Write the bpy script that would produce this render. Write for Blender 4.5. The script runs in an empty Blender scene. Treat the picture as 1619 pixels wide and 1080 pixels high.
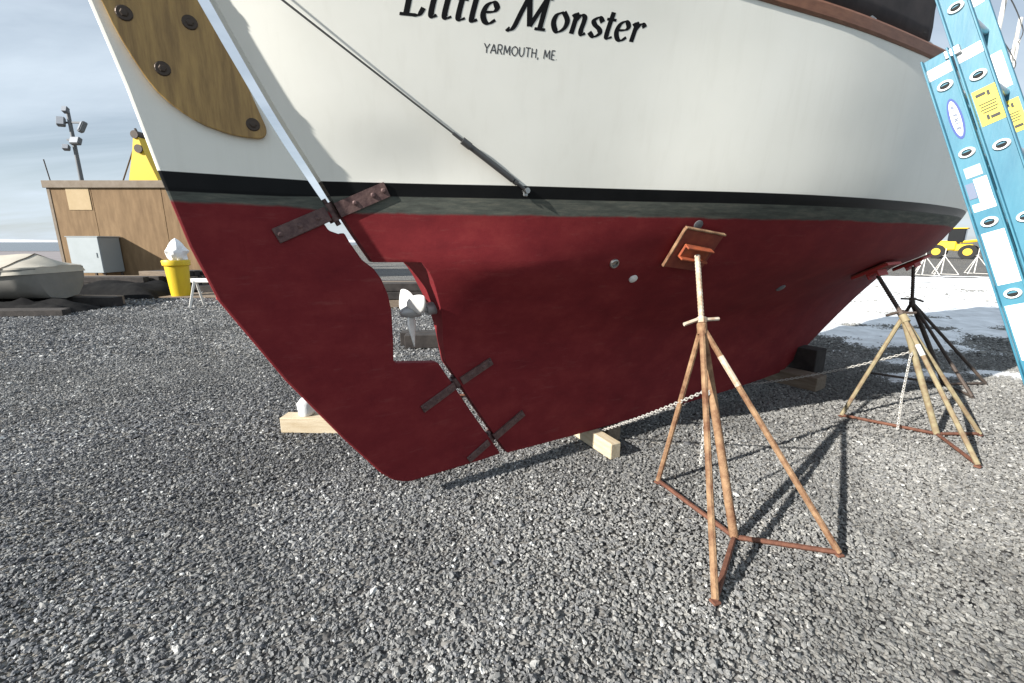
import bpy, bmesh, math, random
import numpy as np
from mathutils import Vector, Matrix, noise as mnoise

random.seed(7); rng = np.random.default_rng(7)
scene = bpy.context.scene
col = scene.collection
R = math.radians

# ------------------------------------------------------------------ camera, sky, sun, exposure
cam_d = bpy.data.cameras.new('camera'); cam = bpy.data.objects.new('camera', cam_d); col.objects.link(cam)
cam.location = (0, 0, 1.45); cam.rotation_euler = (R(90 - 12.72), 0, 0)
cam_d.sensor_width = 36.0; cam_d.lens = 36.0 * 700 / 1619; cam_d.clip_start = 0.05; cam_d.clip_end = 6000
scene.camera = cam
SUN_AZ = R(30.4)      # ground direction in which shadows fall, counted from +X
SUN_EL = R(27.2)
sun_from = Vector((-math.cos(SUN_AZ) * math.cos(SUN_EL), -math.sin(SUN_AZ) * math.cos(SUN_EL), math.sin(SUN_EL)))
sun_d = bpy.data.lights.new('sun', 'SUN'); sun = bpy.data.objects.new('sun', sun_d); col.objects.link(sun)
sun_d.energy = 5.0; sun_d.angle = R(0.53); sun_d.color = (1.0, 0.955, 0.89)
sun.rotation_euler = sun_from.to_track_quat('Z', 'Y').to_euler(); sun.location = (-6, -4, 9)

world = bpy.data.worlds.new('World'); scene.world = world; world.use_nodes = True
wn = world.node_tree; wn.nodes.clear(); WL = wn.links.new
def wnode(t, **kw):
    n = wn.nodes.new(t)
    for k, v in kw.items(): setattr(n, k, v)
    return n
out = wnode('ShaderNodeOutputWorld')
sky = wnode('ShaderNodeTexSky', sky_type='NISHITA', sun_disc=False, sun_elevation=SUN_EL,
            sun_rotation=math.atan2(sun_from.x, sun_from.y), air_density=1.0, dust_density=0.6, ozone_density=1.4)
bg_sky = wnode('ShaderNodeBackground'); bg_sky.inputs['Strength'].default_value = 0.042
WL(sky.outputs[0], bg_sky.inputs['Color'])
# thin streaky cloud, laid out on a flat layer above the place
geo = wnode('ShaderNodeNewGeometry'); sep = wnode('ShaderNodeSeparateXYZ'); neg = wnode('ShaderNodeVectorMath', operation='SCALE')
neg.inputs['Scale'].default_value = -1.0
WL(geo.outputs['Incoming'], neg.inputs[0]); WL(neg.outputs[0], sep.inputs[0])
up = wnode('ShaderNodeMath', operation='MAXIMUM'); WL(sep.outputs['Z'], up.inputs[0]); up.inputs[1].default_value = 0.0
addz = wnode('ShaderNodeMath', operation='ADD'); WL(up.outputs[0], addz.inputs[0]); addz.inputs[1].default_value = 0.16
dx = wnode('ShaderNodeMath', operation='DIVIDE'); WL(sep.outputs['X'], dx.inputs[0]); WL(addz.outputs[0], dx.inputs[1])
dy = wnode('ShaderNodeMath', operation='DIVIDE'); WL(sep.outputs['Y'], dy.inputs[0]); WL(addz.outputs[0], dy.inputs[1])
cmb = wnode('ShaderNodeCombineXYZ'); WL(dx.outputs[0], cmb.inputs[0]); WL(dy.outputs[0], cmb.inputs[1])
mp = wnode('ShaderNodeMapping'); mp.inputs['Rotation'].default_value = (0, 0, R(-38)); mp.inputs['Scale'].default_value = (0.55, 1.5, 1); mp.inputs['Location'].default_value = (1.3, 0.4, 0)
WL(cmb.outputs[0], mp.inputs[0])
nz = wnode('ShaderNodeTexNoise'); nz.inputs['Scale'].default_value = 0.9; nz.inputs['Detail'].default_value = 7; nz.inputs['Roughness'].default_value = 0.58; nz.inputs['Distortion'].default_value = 0.35
WL(mp.outputs[0], nz.inputs['Vector'])
cr = wnode('ShaderNodeValToRGB'); cr.color_ramp.elements[0].position = 0.30; cr.color_ramp.elements[0].color = (0.42, 0.42, 0.42, 1)
cr.color_ramp.elements[1].position = 0.62; cr.color_ramp.elements[1].color = (0.92, 0.92, 0.92, 1)
WL(nz.outputs['Fac'], cr.inputs['Fac'])
bg_cloud = wnode('ShaderNodeBackground'); bg_cloud.inputs['Color'].default_value = (0.77, 0.885, 1.0, 1); bg_cloud.inputs['Strength'].default_value = 0.50
mixs = wnode('ShaderNodeMixShader'); WL(cr.outputs['Color'], mixs.inputs[0]); WL(bg_sky.outputs[0], mixs.inputs[1]); WL(bg_cloud.outputs[0], mixs.inputs[2])
WL(mixs.outputs[0], out.inputs['Surface'])

scene.view_settings.view_transform = 'Standard'; scene.view_settings.look = 'None'
scene.view_settings.exposure = 1.0; scene.view_settings.gamma = 1.0
scene.render.engine = 'CYCLES'

# ------------------------------------------------------------------ materials
def material(name, base, rough=0.6, metallic=0.0, var=None, var_scale=8.0, bump=0.0, bump_scale=60.0, spec=0.5, stretch=(1, 1, 1), coat=0.0):
    m = bpy.data.materials.new(name); m.use_nodes = True
    nt = m.node_tree; b = nt.nodes['Principled BSDF']; L = nt.links.new
    b.inputs['Roughness'].default_value = rough; b.inputs['Metallic'].default_value = metallic
    b.inputs['Specular IOR Level'].default_value = spec; b.inputs['Coat Weight'].default_value = coat
    b.inputs['Base Color'].default_value = (*base, 1)
    tc = nt.nodes.new('ShaderNodeTexCoord'); mpn = nt.nodes.new('ShaderNodeMapping'); mpn.inputs['Scale'].default_value = stretch
    L(tc.outputs['Object'], mpn.inputs[0])
    if var:
        n = nt.nodes.new('ShaderNodeTexNoise'); n.inputs['Scale'].default_value = var_scale; n.inputs['Detail'].default_value = 6; n.inputs['Roughness'].default_value = 0.65
        L(mpn.outputs[0], n.inputs['Vector'])
        r = nt.nodes.new('ShaderNodeValToRGB'); r.color_ramp.elements[0].position = 0.35; r.color_ramp.elements[1].position = 0.68
        r.color_ramp.elements[0].color = (*base, 1); r.color_ramp.elements[1].color = (*var, 1)
        L(n.outputs['Fac'], r.inputs['Fac']); L(r.outputs['Color'], b.inputs['Base Color'])
    if bump:
        n2 = nt.nodes.new('ShaderNodeTexNoise'); n2.inputs['Scale'].default_value = bump_scale; n2.inputs['Detail'].default_value = 4
        L(mpn.outputs[0], n2.inputs['Vector'])
        bp = nt.nodes.new('ShaderNodeBump'); bp.inputs['Strength'].default_value = bump; bp.inputs['Distance'].default_value = 0.01
        L(n2.outputs['Fac'], bp.inputs['Height']); L(bp.outputs[0], b.inputs['Normal'])
    return m

def hull_paint():
    """cream topsides, black boot stripe, worn green-grey band, red bottom: bands by height in the boat's own frame"""
    m = bpy.data.materials.new('hull_paint'); m.use_nodes = True
    nt = m.node_tree; b = nt.nodes['Principled BSDF']; L = nt.links.new; N = nt.nodes.new
    tc = N('ShaderNodeTexCoord'); sp = N('ShaderNodeSeparateXYZ'); L(tc.outputs['Object'], sp.inputs[0])
    def math_(op, a, bb=None, clamp=False):
        n = N('ShaderNodeMath'); n.operation = op; n.use_clamp = clamp
        for i, v in enumerate((a, bb)):
            if v is None: continue
            if hasattr(v, 'links') or hasattr(v, 'is_linked'): L(v, n.inputs[i])
            else: n.inputs[i].default_value = v
        return n.outputs[0]
    def noise(scale, detail=5, stretch=(1, 1, 1), rough=0.6):
        mpn = N('ShaderNodeMapping'); mpn.inputs['Scale'].default_value = stretch; L(tc.outputs['Object'], mpn.inputs[0])
        n = N('ShaderNodeTexNoise'); n.inputs['Scale'].default_value = scale; n.inputs['Detail'].default_value = detail; n.inputs['Roughness'].default_value = rough
        L(mpn.outputs[0], n.inputs['Vector']); return n.outputs['Fac']
    def ramp(fac, *stops):
        r = N('ShaderNodeValToRGB'); e = r.color_ramp.elements
        e[0].position, e[0].color = stops[0][0], (*stops[0][1], 1); e[1].position, e[1].color = stops[-1][0], (*stops[-1][1], 1)
        for p, c in stops[1:-1]:
            x = e.new(p); x.color = (*c, 1)
        L(fac, r.inputs['Fac']); return r.outputs['Color']
    def mix(fac, a, bb):
        n = N('ShaderNodeMix'); n.data_type = 'RGBA'; L(fac, n.inputs[0]); L(a, n.inputs[6]); L(bb, n.inputs[7]); return n.outputs[2]
    z = sp.outputs['Z']
    def step(zz, z0, wdt):   # 0 below, 1 above
        return math_('MULTIPLY', math_('SUBTRACT', zz, z0 - wdt / 2), 1.0 / wdt, True) if False else math_('DIVIDE', math_('SUBTRACT', zz, z0 - wdt / 2), wdt, True)
    cream = ramp(noise(1.6, 5), (0.3, (0.75, 0.745, 0.68)), (0.7, (0.80, 0.795, 0.735)))
    streak = noise(3.0, 6, (6, 6, 0.5))
    cream = mix(ramp(streak, (0.52, (0, 0, 0)), (0.88, (0.16, 0.16, 0.16))), cream, ramp(streak, (0, (0.50, 0.48, 0.40)), (1, (0.50, 0.48, 0.40))))
    red = ramp(noise(4.0, 8, (1, 1, 1.6), 0.7), (0.22, (0.112, 0.0115, 0.0155)), (0.5, (0.160, 0.0175, 0.021)), (0.78, (0.215, 0.031, 0.031)))
    chalk = noise(9.0, 7, (0.6, 0.6, 3.2), 0.75)
    red = mix(ramp(chalk, (0.57, (0, 0, 0)), (0.82, (0.42, 0.42, 0.42))), red, ramp(chalk, (0, (0.24, 0.085, 0.075)), (1, (0.24, 0.085, 0.075))))
    drips = noise(7.0, 5, (5, 5, 0.45), 0.6)
    red = mix(ramp(drips, (0.60, (0, 0, 0)), (0.78, (0.45, 0.45, 0.45))), red, ramp(drips, (0, (0.12, 0.012, 0.014)), (1, (0.12, 0.012, 0.014))))
    gn = noise(6.0, 7, (1, 1, 7), 0.7)
    green = ramp(gn, (0.25, (0.042, 0.040, 0.036)), (0.5, (0.080, 0.088, 0.076)), (0.68, (0.135, 0.132, 0.108)), (0.85, (0.12, 0.06, 0.05)))
    black = ramp(noise(5, 4), (0.3, (0.004, 0.0045, 0.005)), (0.8, (0.009, 0.0095, 0.010)))
    wob = math_('ADD', z, math_('MULTIPLY', math_('SUBTRACT', noise(3.5, 7, (1, 1, 0.2), 0.65), 0.5), 0.034))
    on_rud = math_('DIVIDE', math_('SUBTRACT', -.16, sp.outputs['X']), .30, True)      # the painted bands sit differently toward the rudder's edge
    c = mix(step(math_('SUBTRACT', wob, math_('MULTIPLY', on_rud, .026)), 1.577, 0.012), red, green)
    c = mix(step(math_('ADD', z, math_('MULTIPLY', on_rud, .014)), 1.655, 0.004), c, black)
    c = mix(step(z, 1.7145, 0.0025), c, cream)
    L(c, b.inputs['Base Color'])
    above = step(z, 1.655, 0.004)
    rr = N('ShaderNodeMix'); rr.data_type = 'FLOAT'; L(above, rr.inputs[0]); rr.inputs[2].default_value = 0.72; rr.inputs[3].default_value = 0.42
    L(rr.outputs[0], b.inputs['Roughness']); b.inputs['Specular IOR Level'].default_value = 0.13
    # slight waviness of a planked and faired hull, finer roller texture below
    bp = N('ShaderNodeBump'); bp.inputs['Strength'].default_value = 0.10; bp.inputs['Distance'].default_value = 0.012
    L(noise(2.0, 2, (1, 1, 1.8)), bp.inputs['Height'])
    bp2 = N('ShaderNodeBump'); bp2.inputs['Strength'].default_value = 0.12; bp2.inputs['Distance'].default_value = 0.004
    fl_ = N('ShaderNodeMix'); fl_.data_type = 'FLOAT'; L(above, fl_.inputs[0]); L(noise(90, 3), fl_.inputs[2]); fl_.inputs[3].default_value = 0.5
    L(fl_.outputs[0], bp2.inputs['Height']); L(bp.outputs[0], bp2.inputs['Normal']); L(bp2.outputs[0], b.inputs['Normal'])
    return m

M = {}
M['paint'] = hull_paint()
M['letter'] = material('letter_black', (0.005, 0.005, 0.006), 0.6, spec=0.15)
M['letter_grey'] = material('letter_grey', (0.035, 0.035, 0.04), 0.5)
M['ply'] = material('varnished_ply', (0.215, 0.120, 0.026), 0.38, var=(0.385, 0.235, 0.064), var_scale=5, stretch=(9, 1, 1.1), coat=0.2)
M['bronze'] = material('dark_bronze', (0.075, 0.040, 0.040), 0.55, 0.35, var=(0.155, 0.095, 0.085), var_scale=30, bump=0.2)
M['bolt'] = material('bolt_metal', (0.06, 0.045, 0.035), 0.4, 0.7)
M['stainless'] = material('stainless', (0.35, 0.35, 0.34), 0.35, 1.0)
M['wire'] = material('stay_wire', (0.10, 0.10, 0.10), 0.45, 0.6)
M['whitemetal'] = material('white_blade', (0.80, 0.80, 0.78), 0.45, var=(0.62, 0.62, 0.60), var_scale=25)
M['hub'] = material('propeller_hub', (0.34, 0.34, 0.34), 0.5, 0.5)
M['teak'] = material('teak_rail', (0.138, 0.053, 0.026), 0.55, var=(0.198, 0.086, 0.045), var_scale=9, stretch=(1, 6, 6))
M['cloth'] = material('dark_canvas', (0.028, 0.024, 0.026), 0.9, var=(0.055, 0.045, 0.045), var_scale=5)
M['deck'] = material('deck_paint', (0.50, 0.47, 0.40), 0.7)
M['rust'] = material('rusty_steel', (0.115, 0.046, 0.021), 0.85, var=(0.33, 0.21, 0.115), var_scale=13, bump=0.45, bump_scale=120)
M['rust_dark'] = material('dark_rust', (0.086, 0.031, 0.019), 0.85, var=(0.172, 0.073, 0.043), var_scale=22, bump=0.25)
M['rust_white'] = material('worn_white_over_rust', (0.533, 0.482, 0.396), 0.7, var=(0.310, 0.172, 0.086), var_scale=18)
M['tan_steel'] = material('tan_steel', (0.284, 0.249, 0.146), 0.75, var=(0.172, 0.112, 0.065), var_scale=15, bump=0.2)
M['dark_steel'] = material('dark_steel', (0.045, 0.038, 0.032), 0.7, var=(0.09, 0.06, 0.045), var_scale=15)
M['white_steel'] = material('white_stand_paint', (0.66, 0.64, 0.60), 0.7)
M['orange'] = material('orange_pad_steel', (0.34, 0.075, 0.022), 0.75, var=(0.20, 0.045, 0.02), var_scale=20)
M['padply'] = material('red_pad_board', (0.16, 0.030, 0.022), 0.85, var=(0.24, 0.06, 0.03), var_scale=14)
M['chain'] = material('galvanised_chain', (0.48, 0.47, 0.44), 0.55, 0.4)
M['timber'] = material('pale_timber', (0.430, 0.344, 0.224), 0.85, var=(0.550, 0.473, 0.344), var_scale=5, stretch=(1, 8, 8), bump=0.2)
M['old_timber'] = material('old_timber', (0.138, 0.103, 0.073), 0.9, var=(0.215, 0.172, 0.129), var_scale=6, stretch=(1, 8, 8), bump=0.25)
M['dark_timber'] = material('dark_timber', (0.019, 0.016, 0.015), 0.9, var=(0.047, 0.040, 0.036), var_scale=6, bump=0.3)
M['snow'] = material('snow', (0.56, 0.57, 0.58), 0.8, var=(0.84, 0.86, 0.88), var_scale=3.2, bump=1.0, bump_scale=9)
M['white_paint'] = material('white_paint', (0.80, 0.80, 0.78), 0.6)
M['cyan'] = material('blue_fibreglass', (0.017, 0.135, 0.21), 0.45, var=(0.042, 0.195, 0.27), var_scale=9, stretch=(1, 1, .25), bump=0.05)
M['alu'] = material('aluminium', (0.62, 0.63, 0.64), 0.38, 0.9)
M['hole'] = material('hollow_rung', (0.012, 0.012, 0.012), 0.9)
M['sticker_white'] = material('white_sticker', (0.76, 0.76, 0.73), 0.5, var=(0.66, 0.67, 0.66), var_scale=35)
M['sticker_yellow'] = material('yellow_sticker', (0.619, 0.533, 0.043), 0.5)
M['sticker_blue'] = material('blue_sticker', (0.012, 0.045, 0.24), 0.5)
M['sticker_grey'] = material('grey_print', (0.14, 0.17, 0.25), 0.6)
M['print'] = material('black_print', (0.02, 0.02, 0.02), 0.6)
M['shed_ply'] = material('weathered_plywood', (0.168, 0.105, 0.052), 0.9, var=(0.245, 0.159, 0.083), var_scale=1.3, stretch=(5, 5, 1), bump=0.15, bump_scale=20)
M['shed_patch'] = material('new_plywood', (0.430, 0.323, 0.185), 0.9, var=(0.482, 0.370, 0.224), var_scale=3)
M['fascia'] = material('grey_fascia', (0.181, 0.142, 0.103), 0.85, var=(0.241, 0.198, 0.155), var_scale=4)
M['roof'] = material('roof_felt', (0.07, 0.065, 0.06), 0.9)
M['cab_light'] = material('cabinet_paint', (0.36, 0.40, 0.41), 0.5, var=(0.40, 0.44, 0.455), var_scale=3)
M['cab_grey'] = material('cabinet_side', (0.258, 0.284, 0.292), 0.6)
M['yellow'] = material('yellow_plastic', (0.671, 0.482, 0.010), 0.5, var=(0.602, 0.404, 0.013), var_scale=5, stretch=(4, 4, 0.6))
M['yellow_steel'] = material('yellow_steel', (0.671, 0.447, 0.017), 0.5)
M['bag'] = material('white_bag', (0.80, 0.80, 0.80), 0.5)
M['redpaint'] = material('red_paint', (0.36, 0.025, 0.02), 0.6)
M['tarp'] = material('canvas_cover', (0.344, 0.318, 0.267), 0.9, var=(0.404, 0.378, 0.318), var_scale=3, bump=0.4, bump_scale=6)
M['boat_grey'] = material('dinghy_grey', (0.163, 0.159, 0.142), 0.8, var=(0.198, 0.189, 0.172), var_scale=4)
M['black_tarp'] = material('black_tarp', (0.007, 0.007, 0.008), 0.9, var=(0.016, 0.016, 0.016), var_scale=4, bump=0.5, bump_scale=8, spec=0.1)
M['tyre'] = material('tyre', (0.015, 0.015, 0.015), 0.85)
M['glass_dark'] = material('dark_glass', (0.012, 0.014, 0.016), 0.1)
M['lamp_grey'] = material('lamp_housing', (0.13, 0.14, 0.15), 0.6, 0.2)
M['lamp_lens'] = material('lamp_lens', (0.30, 0.32, 0.35), 0.25)

# ------------------------------------------------------------------ helpers
def tag(o, label=None, cat=None, group=None, kind=None):
    if label: o['label'] = label
    if cat: o['category'] = cat
    if group: o['group'] = group
    if kind: o['kind'] = kind
    return o
def empty(name, loc=(0, 0, 0), rz=0.0):
    o = bpy.data.objects.new(name, None); col.objects.link(o); o.location = loc; o.rotation_euler = (0, 0, rz); o.empty_display_size = 0.2
    return o
class MB:
    def __init__(s): s.v = []; s.f = []
    def add(s, vs, fs):
        k = len(s.v); s.v += [tuple(map(float, p)) for p in vs]; s.f += [tuple(i + k for i in f) for f in fs]; return s
    def box(s, c, size, rot=None, bevel=0.0):
        x, y, z = (q / 2 for q in size); b = min(bevel, x * .9, y * .9, z * .9)
        if b <= 0:
            vs = [Vector((i * x, j * y, k * z)) for i in (-1, 1) for j in (-1, 1) for k in (-1, 1)]
            fs = [(0, 1, 3, 2), (4, 6, 7, 5), (0, 4, 5, 1), (2, 3, 7, 6), (0, 2, 6, 4), (1, 5, 7, 3)]
        else:
            bm = bmesh.new(); bmesh.ops.create_cube(bm, size=1.0)
            for q in bm.verts: q.co = Vector((q.co.x * 2 * x, q.co.y * 2 * y, q.co.z * 2 * z))
            bmesh.ops.bevel(bm, geom=list(bm.edges), offset=b, segments=1, affect='EDGES')
            bm.verts.index_update(); vs = [q.co.copy() for q in bm.verts]; fs = [tuple(q.index for q in f.verts) for f in bm.faces]; bm.free()
        if rot is not None: vs = [rot @ q for q in vs]
        return s.add([q + Vector(c) for q in vs], fs)
    def tube(s, a, b, r0, r1=None, n=10, caps=True):
        r1 = r0 if r1 is None else r1; a = Vector(a); b = Vector(b); d = (b - a).normalized()
        u = d.cross(Vector((0, 0, 1)) if abs(d.z) < .9 else Vector((1, 0, 0))).normalized(); w = d.cross(u)
        vs = []
        for p, r in ((a, r0), (b, r1)):
            vs += [p + (u * math.cos(2 * math.pi * i / n) + w * math.sin(2 * math.pi * i / n)) * r for i in range(n)]
        fs = [(i, (i + 1) % n, n + (i + 1) % n, n + i) for i in range(n)]
        if caps: fs += [tuple(range(n - 1, -1, -1)), tuple(range(n, 2 * n))]
        return s.add(vs, fs)
    def path(s, pts, r, n=6):
        pts = [Vector(p) for p in pts]; rings = []
        for i, p in enumerate(pts):
            d = (pts[min(i + 1, len(pts) - 1)] - pts[max(i - 1, 0)]).normalized()
            u = d.cross(Vector((0, 0, 1)) if abs(d.z) < .9 else Vector((1, 0, 0))).normalized(); w = d.cross(u)
            rr = r[i] if isinstance(r, (list, tuple)) else r
            rings.append([p + (u * math.cos(2 * math.pi * k / n) + w * math.sin(2 * math.pi * k / n)) * rr for k in range(n)])
        vs = [q for ring in rings for q in ring]
        fs = [(i * n + k, i * n + (k + 1) % n, (i + 1) * n + (k + 1) % n, (i + 1) * n + k) for i in range(len(pts) - 1) for k in range(n)]
        fs += [tuple(range(n - 1, -1, -1)), tuple((len(pts) - 1) * n + k for k in range(n))]
        return s.add(vs, fs)
    def lathe(s, prof, n=20, o=(0, 0, 0), axis=None):
        q = Matrix.Identity(3) if axis is None else Vector((0, 0, 1)).rotation_difference(Vector(axis)).to_matrix()
        vs = [q @ Vector((r * math.cos(2 * math.pi * k / n), r * math.sin(2 * math.pi * k / n), z)) + Vector(o) for r, z in prof for k in range(n)]
        fs = [(i * n + k, i * n + (k + 1) % n, (i + 1) * n + (k + 1) % n, (i + 1) * n + k) for i in range(len(prof) - 1) for k in range(n)]
        fs += [tuple(range(n - 1, -1, -1)), tuple((len(prof) - 1) * n + k for k in range(n))]
        return s.add(vs, fs)
    def grid(s, P, close_u=False):
        nu = len(P); nv = len(P[0]); vs = [p for row in P for p in row]
        fs = [(i * nv + j, i * nv + j + 1, ((i + 1) % nu) * nv + j + 1, ((i + 1) % nu) * nv + j) for i in range(nu if close_u else nu - 1) for j in range(nv - 1)]
        return s.add(vs, fs)
    def build(s, name, mat, parent=None, smooth=False, loc=None, fix=True, bevel=0.0):
        me = bpy.data.meshes.new(name); me.from_pydata(s.v, [], s.f); me.update()
        if fix:
            bm = bmesh.new(); bm.from_mesh(me); bmesh.ops.recalc_face_normals(bm, faces=list(bm.faces)); bm.to_mesh(me); bm.free()
        o = bpy.data.objects.new(name, me); col.objects.link(o)
        me.materials.append(M[mat] if isinstance(mat, str) else mat)
        if smooth:
            for p in me.polygons: p.use_smooth = True
            try: me.set_sharp_from_angle(angle=R(40))
            except Exception: pass
        if parent: o.parent = parent
        if loc is not None: o.location = loc
        if bevel:
            bv = o.modifiers.new('bevel', 'BEVEL'); bv.width = bevel; bv.segments = 2; bv.limit_method = 'ANGLE'; bv.angle_limit = R(40)
        return o
def prism(poly, y0, y1):
    """poly of (x, z) extruded from y0 to y1; returns an MB with n-gon caps triangulated"""
    m = MB(); bm = bmesh.new()
    va = [bm.verts.new((p[0], y0, p[1])) for p in poly]; vb = [bm.verts.new((p[0], y1, p[1])) for p in poly]
    n = len(poly); fa = bm.faces.new(va); fb = bm.faces.new(vb[::-1])
    for i in range(n): bm.faces.new((va[i], va[(i + 1) % n], vb[(i + 1) % n], vb[i]))
    bm.verts.index_update(); m.v = [tuple(q.co) for q in bm.verts]; m.f = [tuple(q.index for q in f.verts) for f in bm.faces]; bm.free()
    return m
def smooth_line(pts, k=6):
    P = [Vector(p) for p in pts]; o = []
    for i in range(len(P) - 1):
        a, b, c, d = P[max(i - 1, 0)], P[i], P[i + 1], P[min(i + 2, len(P) - 1)]
        for j in range(k):
            t = j / k; o.append(.5 * ((2 * b) + (c - a) * t + (2 * a - 5 * b + 4 * c - d) * t * t + (3 * b - a - 3 * c + d) * t ** 3))
    o.append(P[-1]); return o

# ------------------------------------------------------------------ hull lines of the sailboat
def pchip(x, y, xq):
    x=np.asarray(x,float); y=np.asarray(y,float); h=np.diff(x); dl=np.diff(y)/h
    m=np.zeros_like(y); 
    for i in range(1,len(x)-1):
        if dl[i-1]*dl[i]>0:
            w1=2*h[i]+h[i-1]; w2=h[i]+2*h[i-1]; m[i]=(w1+w2)/(w1/dl[i-1]+w2/dl[i])
    m[0]=dl[0]; m[-1]=dl[-1]
    xq=np.clip(xq,x[0],x[-1]); k=np.clip(np.searchsorted(x,xq)-1,0,len(x)-2)
    t=(xq-x[k])/h[k]
    return ((2*t**3-3*t*t+1)*y[k]+(t**3-2*t*t+t)*h[k]*m[k]+(-2*t**3+3*t*t)*y[k+1]+(t**3-t*t)*h[k]*m[k+1])
# waterlines of the hull: height -> (distance forward, half breadth)
LEVELS=[
(.12,[(.69,.035),(1.2,.06),(2,.075),(3,.08),(3.6,.06),(4.1,.03)]),
(.45,[(.485,.035),(1,.062),(1.5,.082),(2.2,.105),(3,.12),(3.8,.115),(4.3,.08),(4.8,.03)]),
(.80,[(.275,.032),(.6,.062),(1,.10),(1.5,.145),(2,.19),(2.7,.24),(3.5,.25),(4.2,.22),(5,.12),(5.6,.03)]),
(1.10,[(.085,.032),(.3,.115),(.6,.185),(1,.25),(1.5,.34),(2,.46),(2.6,.55),(3.3,.56),(4,.50),(5,.36),(5.8,.21),(6.4,.03)]),
(1.35,[(-.085,.035),(.2,.185),(.5,.300),(1.0,.415),(1.5,.535),(2,.68),(2.6,.83),(3.2,.90),(4,.91),(5,.76),(6,.45),(6.95,.03)]),
(1.55,[(-.205,.04),(.3,.24),(.6,.35),(1.12,.52),(1.5,.65),(1.9,.78),(2.5,.92),(3.2,1.01),(4,1.03),(5,.89),(6,.6),(7.25,.03)]),
(1.70,[(-.285,.04),(.21,.23),(.49,.35),(1.12,.57),(1.46,.70),(1.82,.825),(2.31,.95),(2.94,1.04),(3.6,1.08),(4.3,1.06),(5.5,.85),(6.6,.42),(7.4,.03)]),
(2.0,[(-.45,.045),(-.2,.165),(.2,.325),(.6,.47),(1.12,.64),(1.82,.87),(2.4,1.0),(3,1.07),(4,1.11),(5.5,.93),(7,.4),(7.65,.03)]),
(2.35,[(-.62,.045),(-.4,.17),(0,.34),(.5,.515),(1.12,.70),(1.82,.902),(2.4,1.02),(3.1,1.09),(4,1.13),(5.5,.98),(7,.5),(7.85,.03)]),
(2.65,[(-.76,.05),(-.55,.18),(-.2,.335),(.3,.515),(.9,.69),(1.8,.915),(2.4,1.025),(3.1,1.095),(4,1.14),(5.5,1.0),(7,.55),(8.0,.03)]),
(3.2,[(-1.0,.05),(-.8,.18),(-.4,.35),(.2,.57),(.9,.74),(1.8,.92),(3.1,1.10),(4,1.15),(5.5,1.03),(7,.62),(8.2,.03)]),
]
LZ=[l[0] for l in LEVELS]; LS0=[l[1][0][0] for l in LEVELS]; LS1=[l[1][-1][0] for l in LEVELS]
def s_aft(z): return pchip(LZ,LS0,np.asarray(z,float))
def s_fwd(z): return pchip(LZ,LS1,np.asarray(z,float))
NV=61
VG=np.linspace(0,1,NV)**1.5
TAB=np.array([pchip([p[0] for p in pts],[p[1] for p in pts],pts[0][0]+VG*(pts[-1][0]-pts[0][0])) for z,pts in LEVELS])
def half(s,z):
    """half breadth of the hull at distance s forward and height z (scalars)"""
    z=float(min(max(z,LZ[0]),LZ[-1])); a=float(s_aft(z)); b=float(s_fwd(z))
    v=min(max((s-a)/(b-a),0),1)
    j=min(max(int(np.searchsorted(VG,v))-1,0),NV-2); t=(v-VG[j])/(VG[j+1]-VG[j])
    col=TAB[:,j]*(1-t)+TAB[:,j+1]*t
    return float(pchip(LZ,col,np.array([z]))[0])
def hull_normal(s,z):
    e=.02
    ws=(half(s+e,z)-half(s-e,z))/(2*e); wz=(half(s,z+e)-half(s,z-e))/(2*e)
    v=np.array([-ws,1,-wz]); return v/np.linalg.norm(v)    # (s,w,z)
SHX=[-1.0,.3,1.8,3.1,4.5,6,8.2]; SHZ=[2.92,2.71,2.60,2.58,2.62,2.76,3.1]
def sheer(s): return float(pchip(SHX,SHZ,np.array([s]))[0])

# ------------------------------------------------------------------ ground, gravel, snow, water, far shore
def gravel_ground():
    m = bpy.data.materials.new('gravel_ground'); m.use_nodes = True
    nt = m.node_tree; b = nt.nodes['Principled BSDF']; L = nt.links.new; N = nt.nodes.new
    tc = N('ShaderNodeTexCoord')
    v = N('ShaderNodeTexVoronoi'); v.inputs['Scale'].default_value = 34; L(tc.outputs['Object'], v.inputs['Vector'])
    sepc = N('ShaderNodeSeparateColor'); L(v.outputs['Color'], sepc.inputs[0])
    r = N('ShaderNodeValToRGB'); r.color_ramp.elements[0].color = (0.0451, 0.0451, 0.0476, 1); r.color_ramp.elements[1].color = (0.2378, 0.2337, 0.2214, 1); L(sepc.outputs[0], r.inputs['Fac'])
    big = N('ShaderNodeTexNoise'); big.inputs['Scale'].default_value = 0.35; big.inputs['Detail'].default_value = 6; L(tc.outputs['Object'], big.inputs['Vector'])
    rb = N('ShaderNodeValToRGB'); rb.color_ramp.elements[0].position = .3; rb.color_ramp.elements[1].position = .7
    rb.color_ramp.elements[0].color = (0.80, 0.80, 0.82, 1); rb.color_ramp.elements[1].color = (1.12, 1.08, 1.0, 1); L(big.outputs['Fac'], rb.inputs['Fac'])
    mx = N('ShaderNodeMix'); mx.data_type = 'RGBA'; mx.blend_type = 'MULTIPLY'; mx.inputs[0].default_value = 1.0; L(r.outputs[0], mx.inputs[6]); L(rb.outputs[0], mx.inputs[7])
    L(mx.outputs[2], b.inputs['Base Color']); b.inputs['Roughness'].default_value = 0.9; b.inputs['Specular IOR Level'].default_value = 0.2
    bp = N('ShaderNodeBump'); bp.inputs['Strength'].default_value = 0.9; bp.inputs['Distance'].default_value = 0.02; bp.invert = True
    L(v.outputs['Distance'], bp.inputs['Height']); L(bp.outputs[0], b.inputs['Normal'])
    return m
gm = gravel_ground()
g = MB(); g.add([(-2500, -60, 0), (2500, -60, 0), (2500, 2500, 0), (-2500, 2500, 0)], [(0, 1, 2, 3)])
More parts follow.
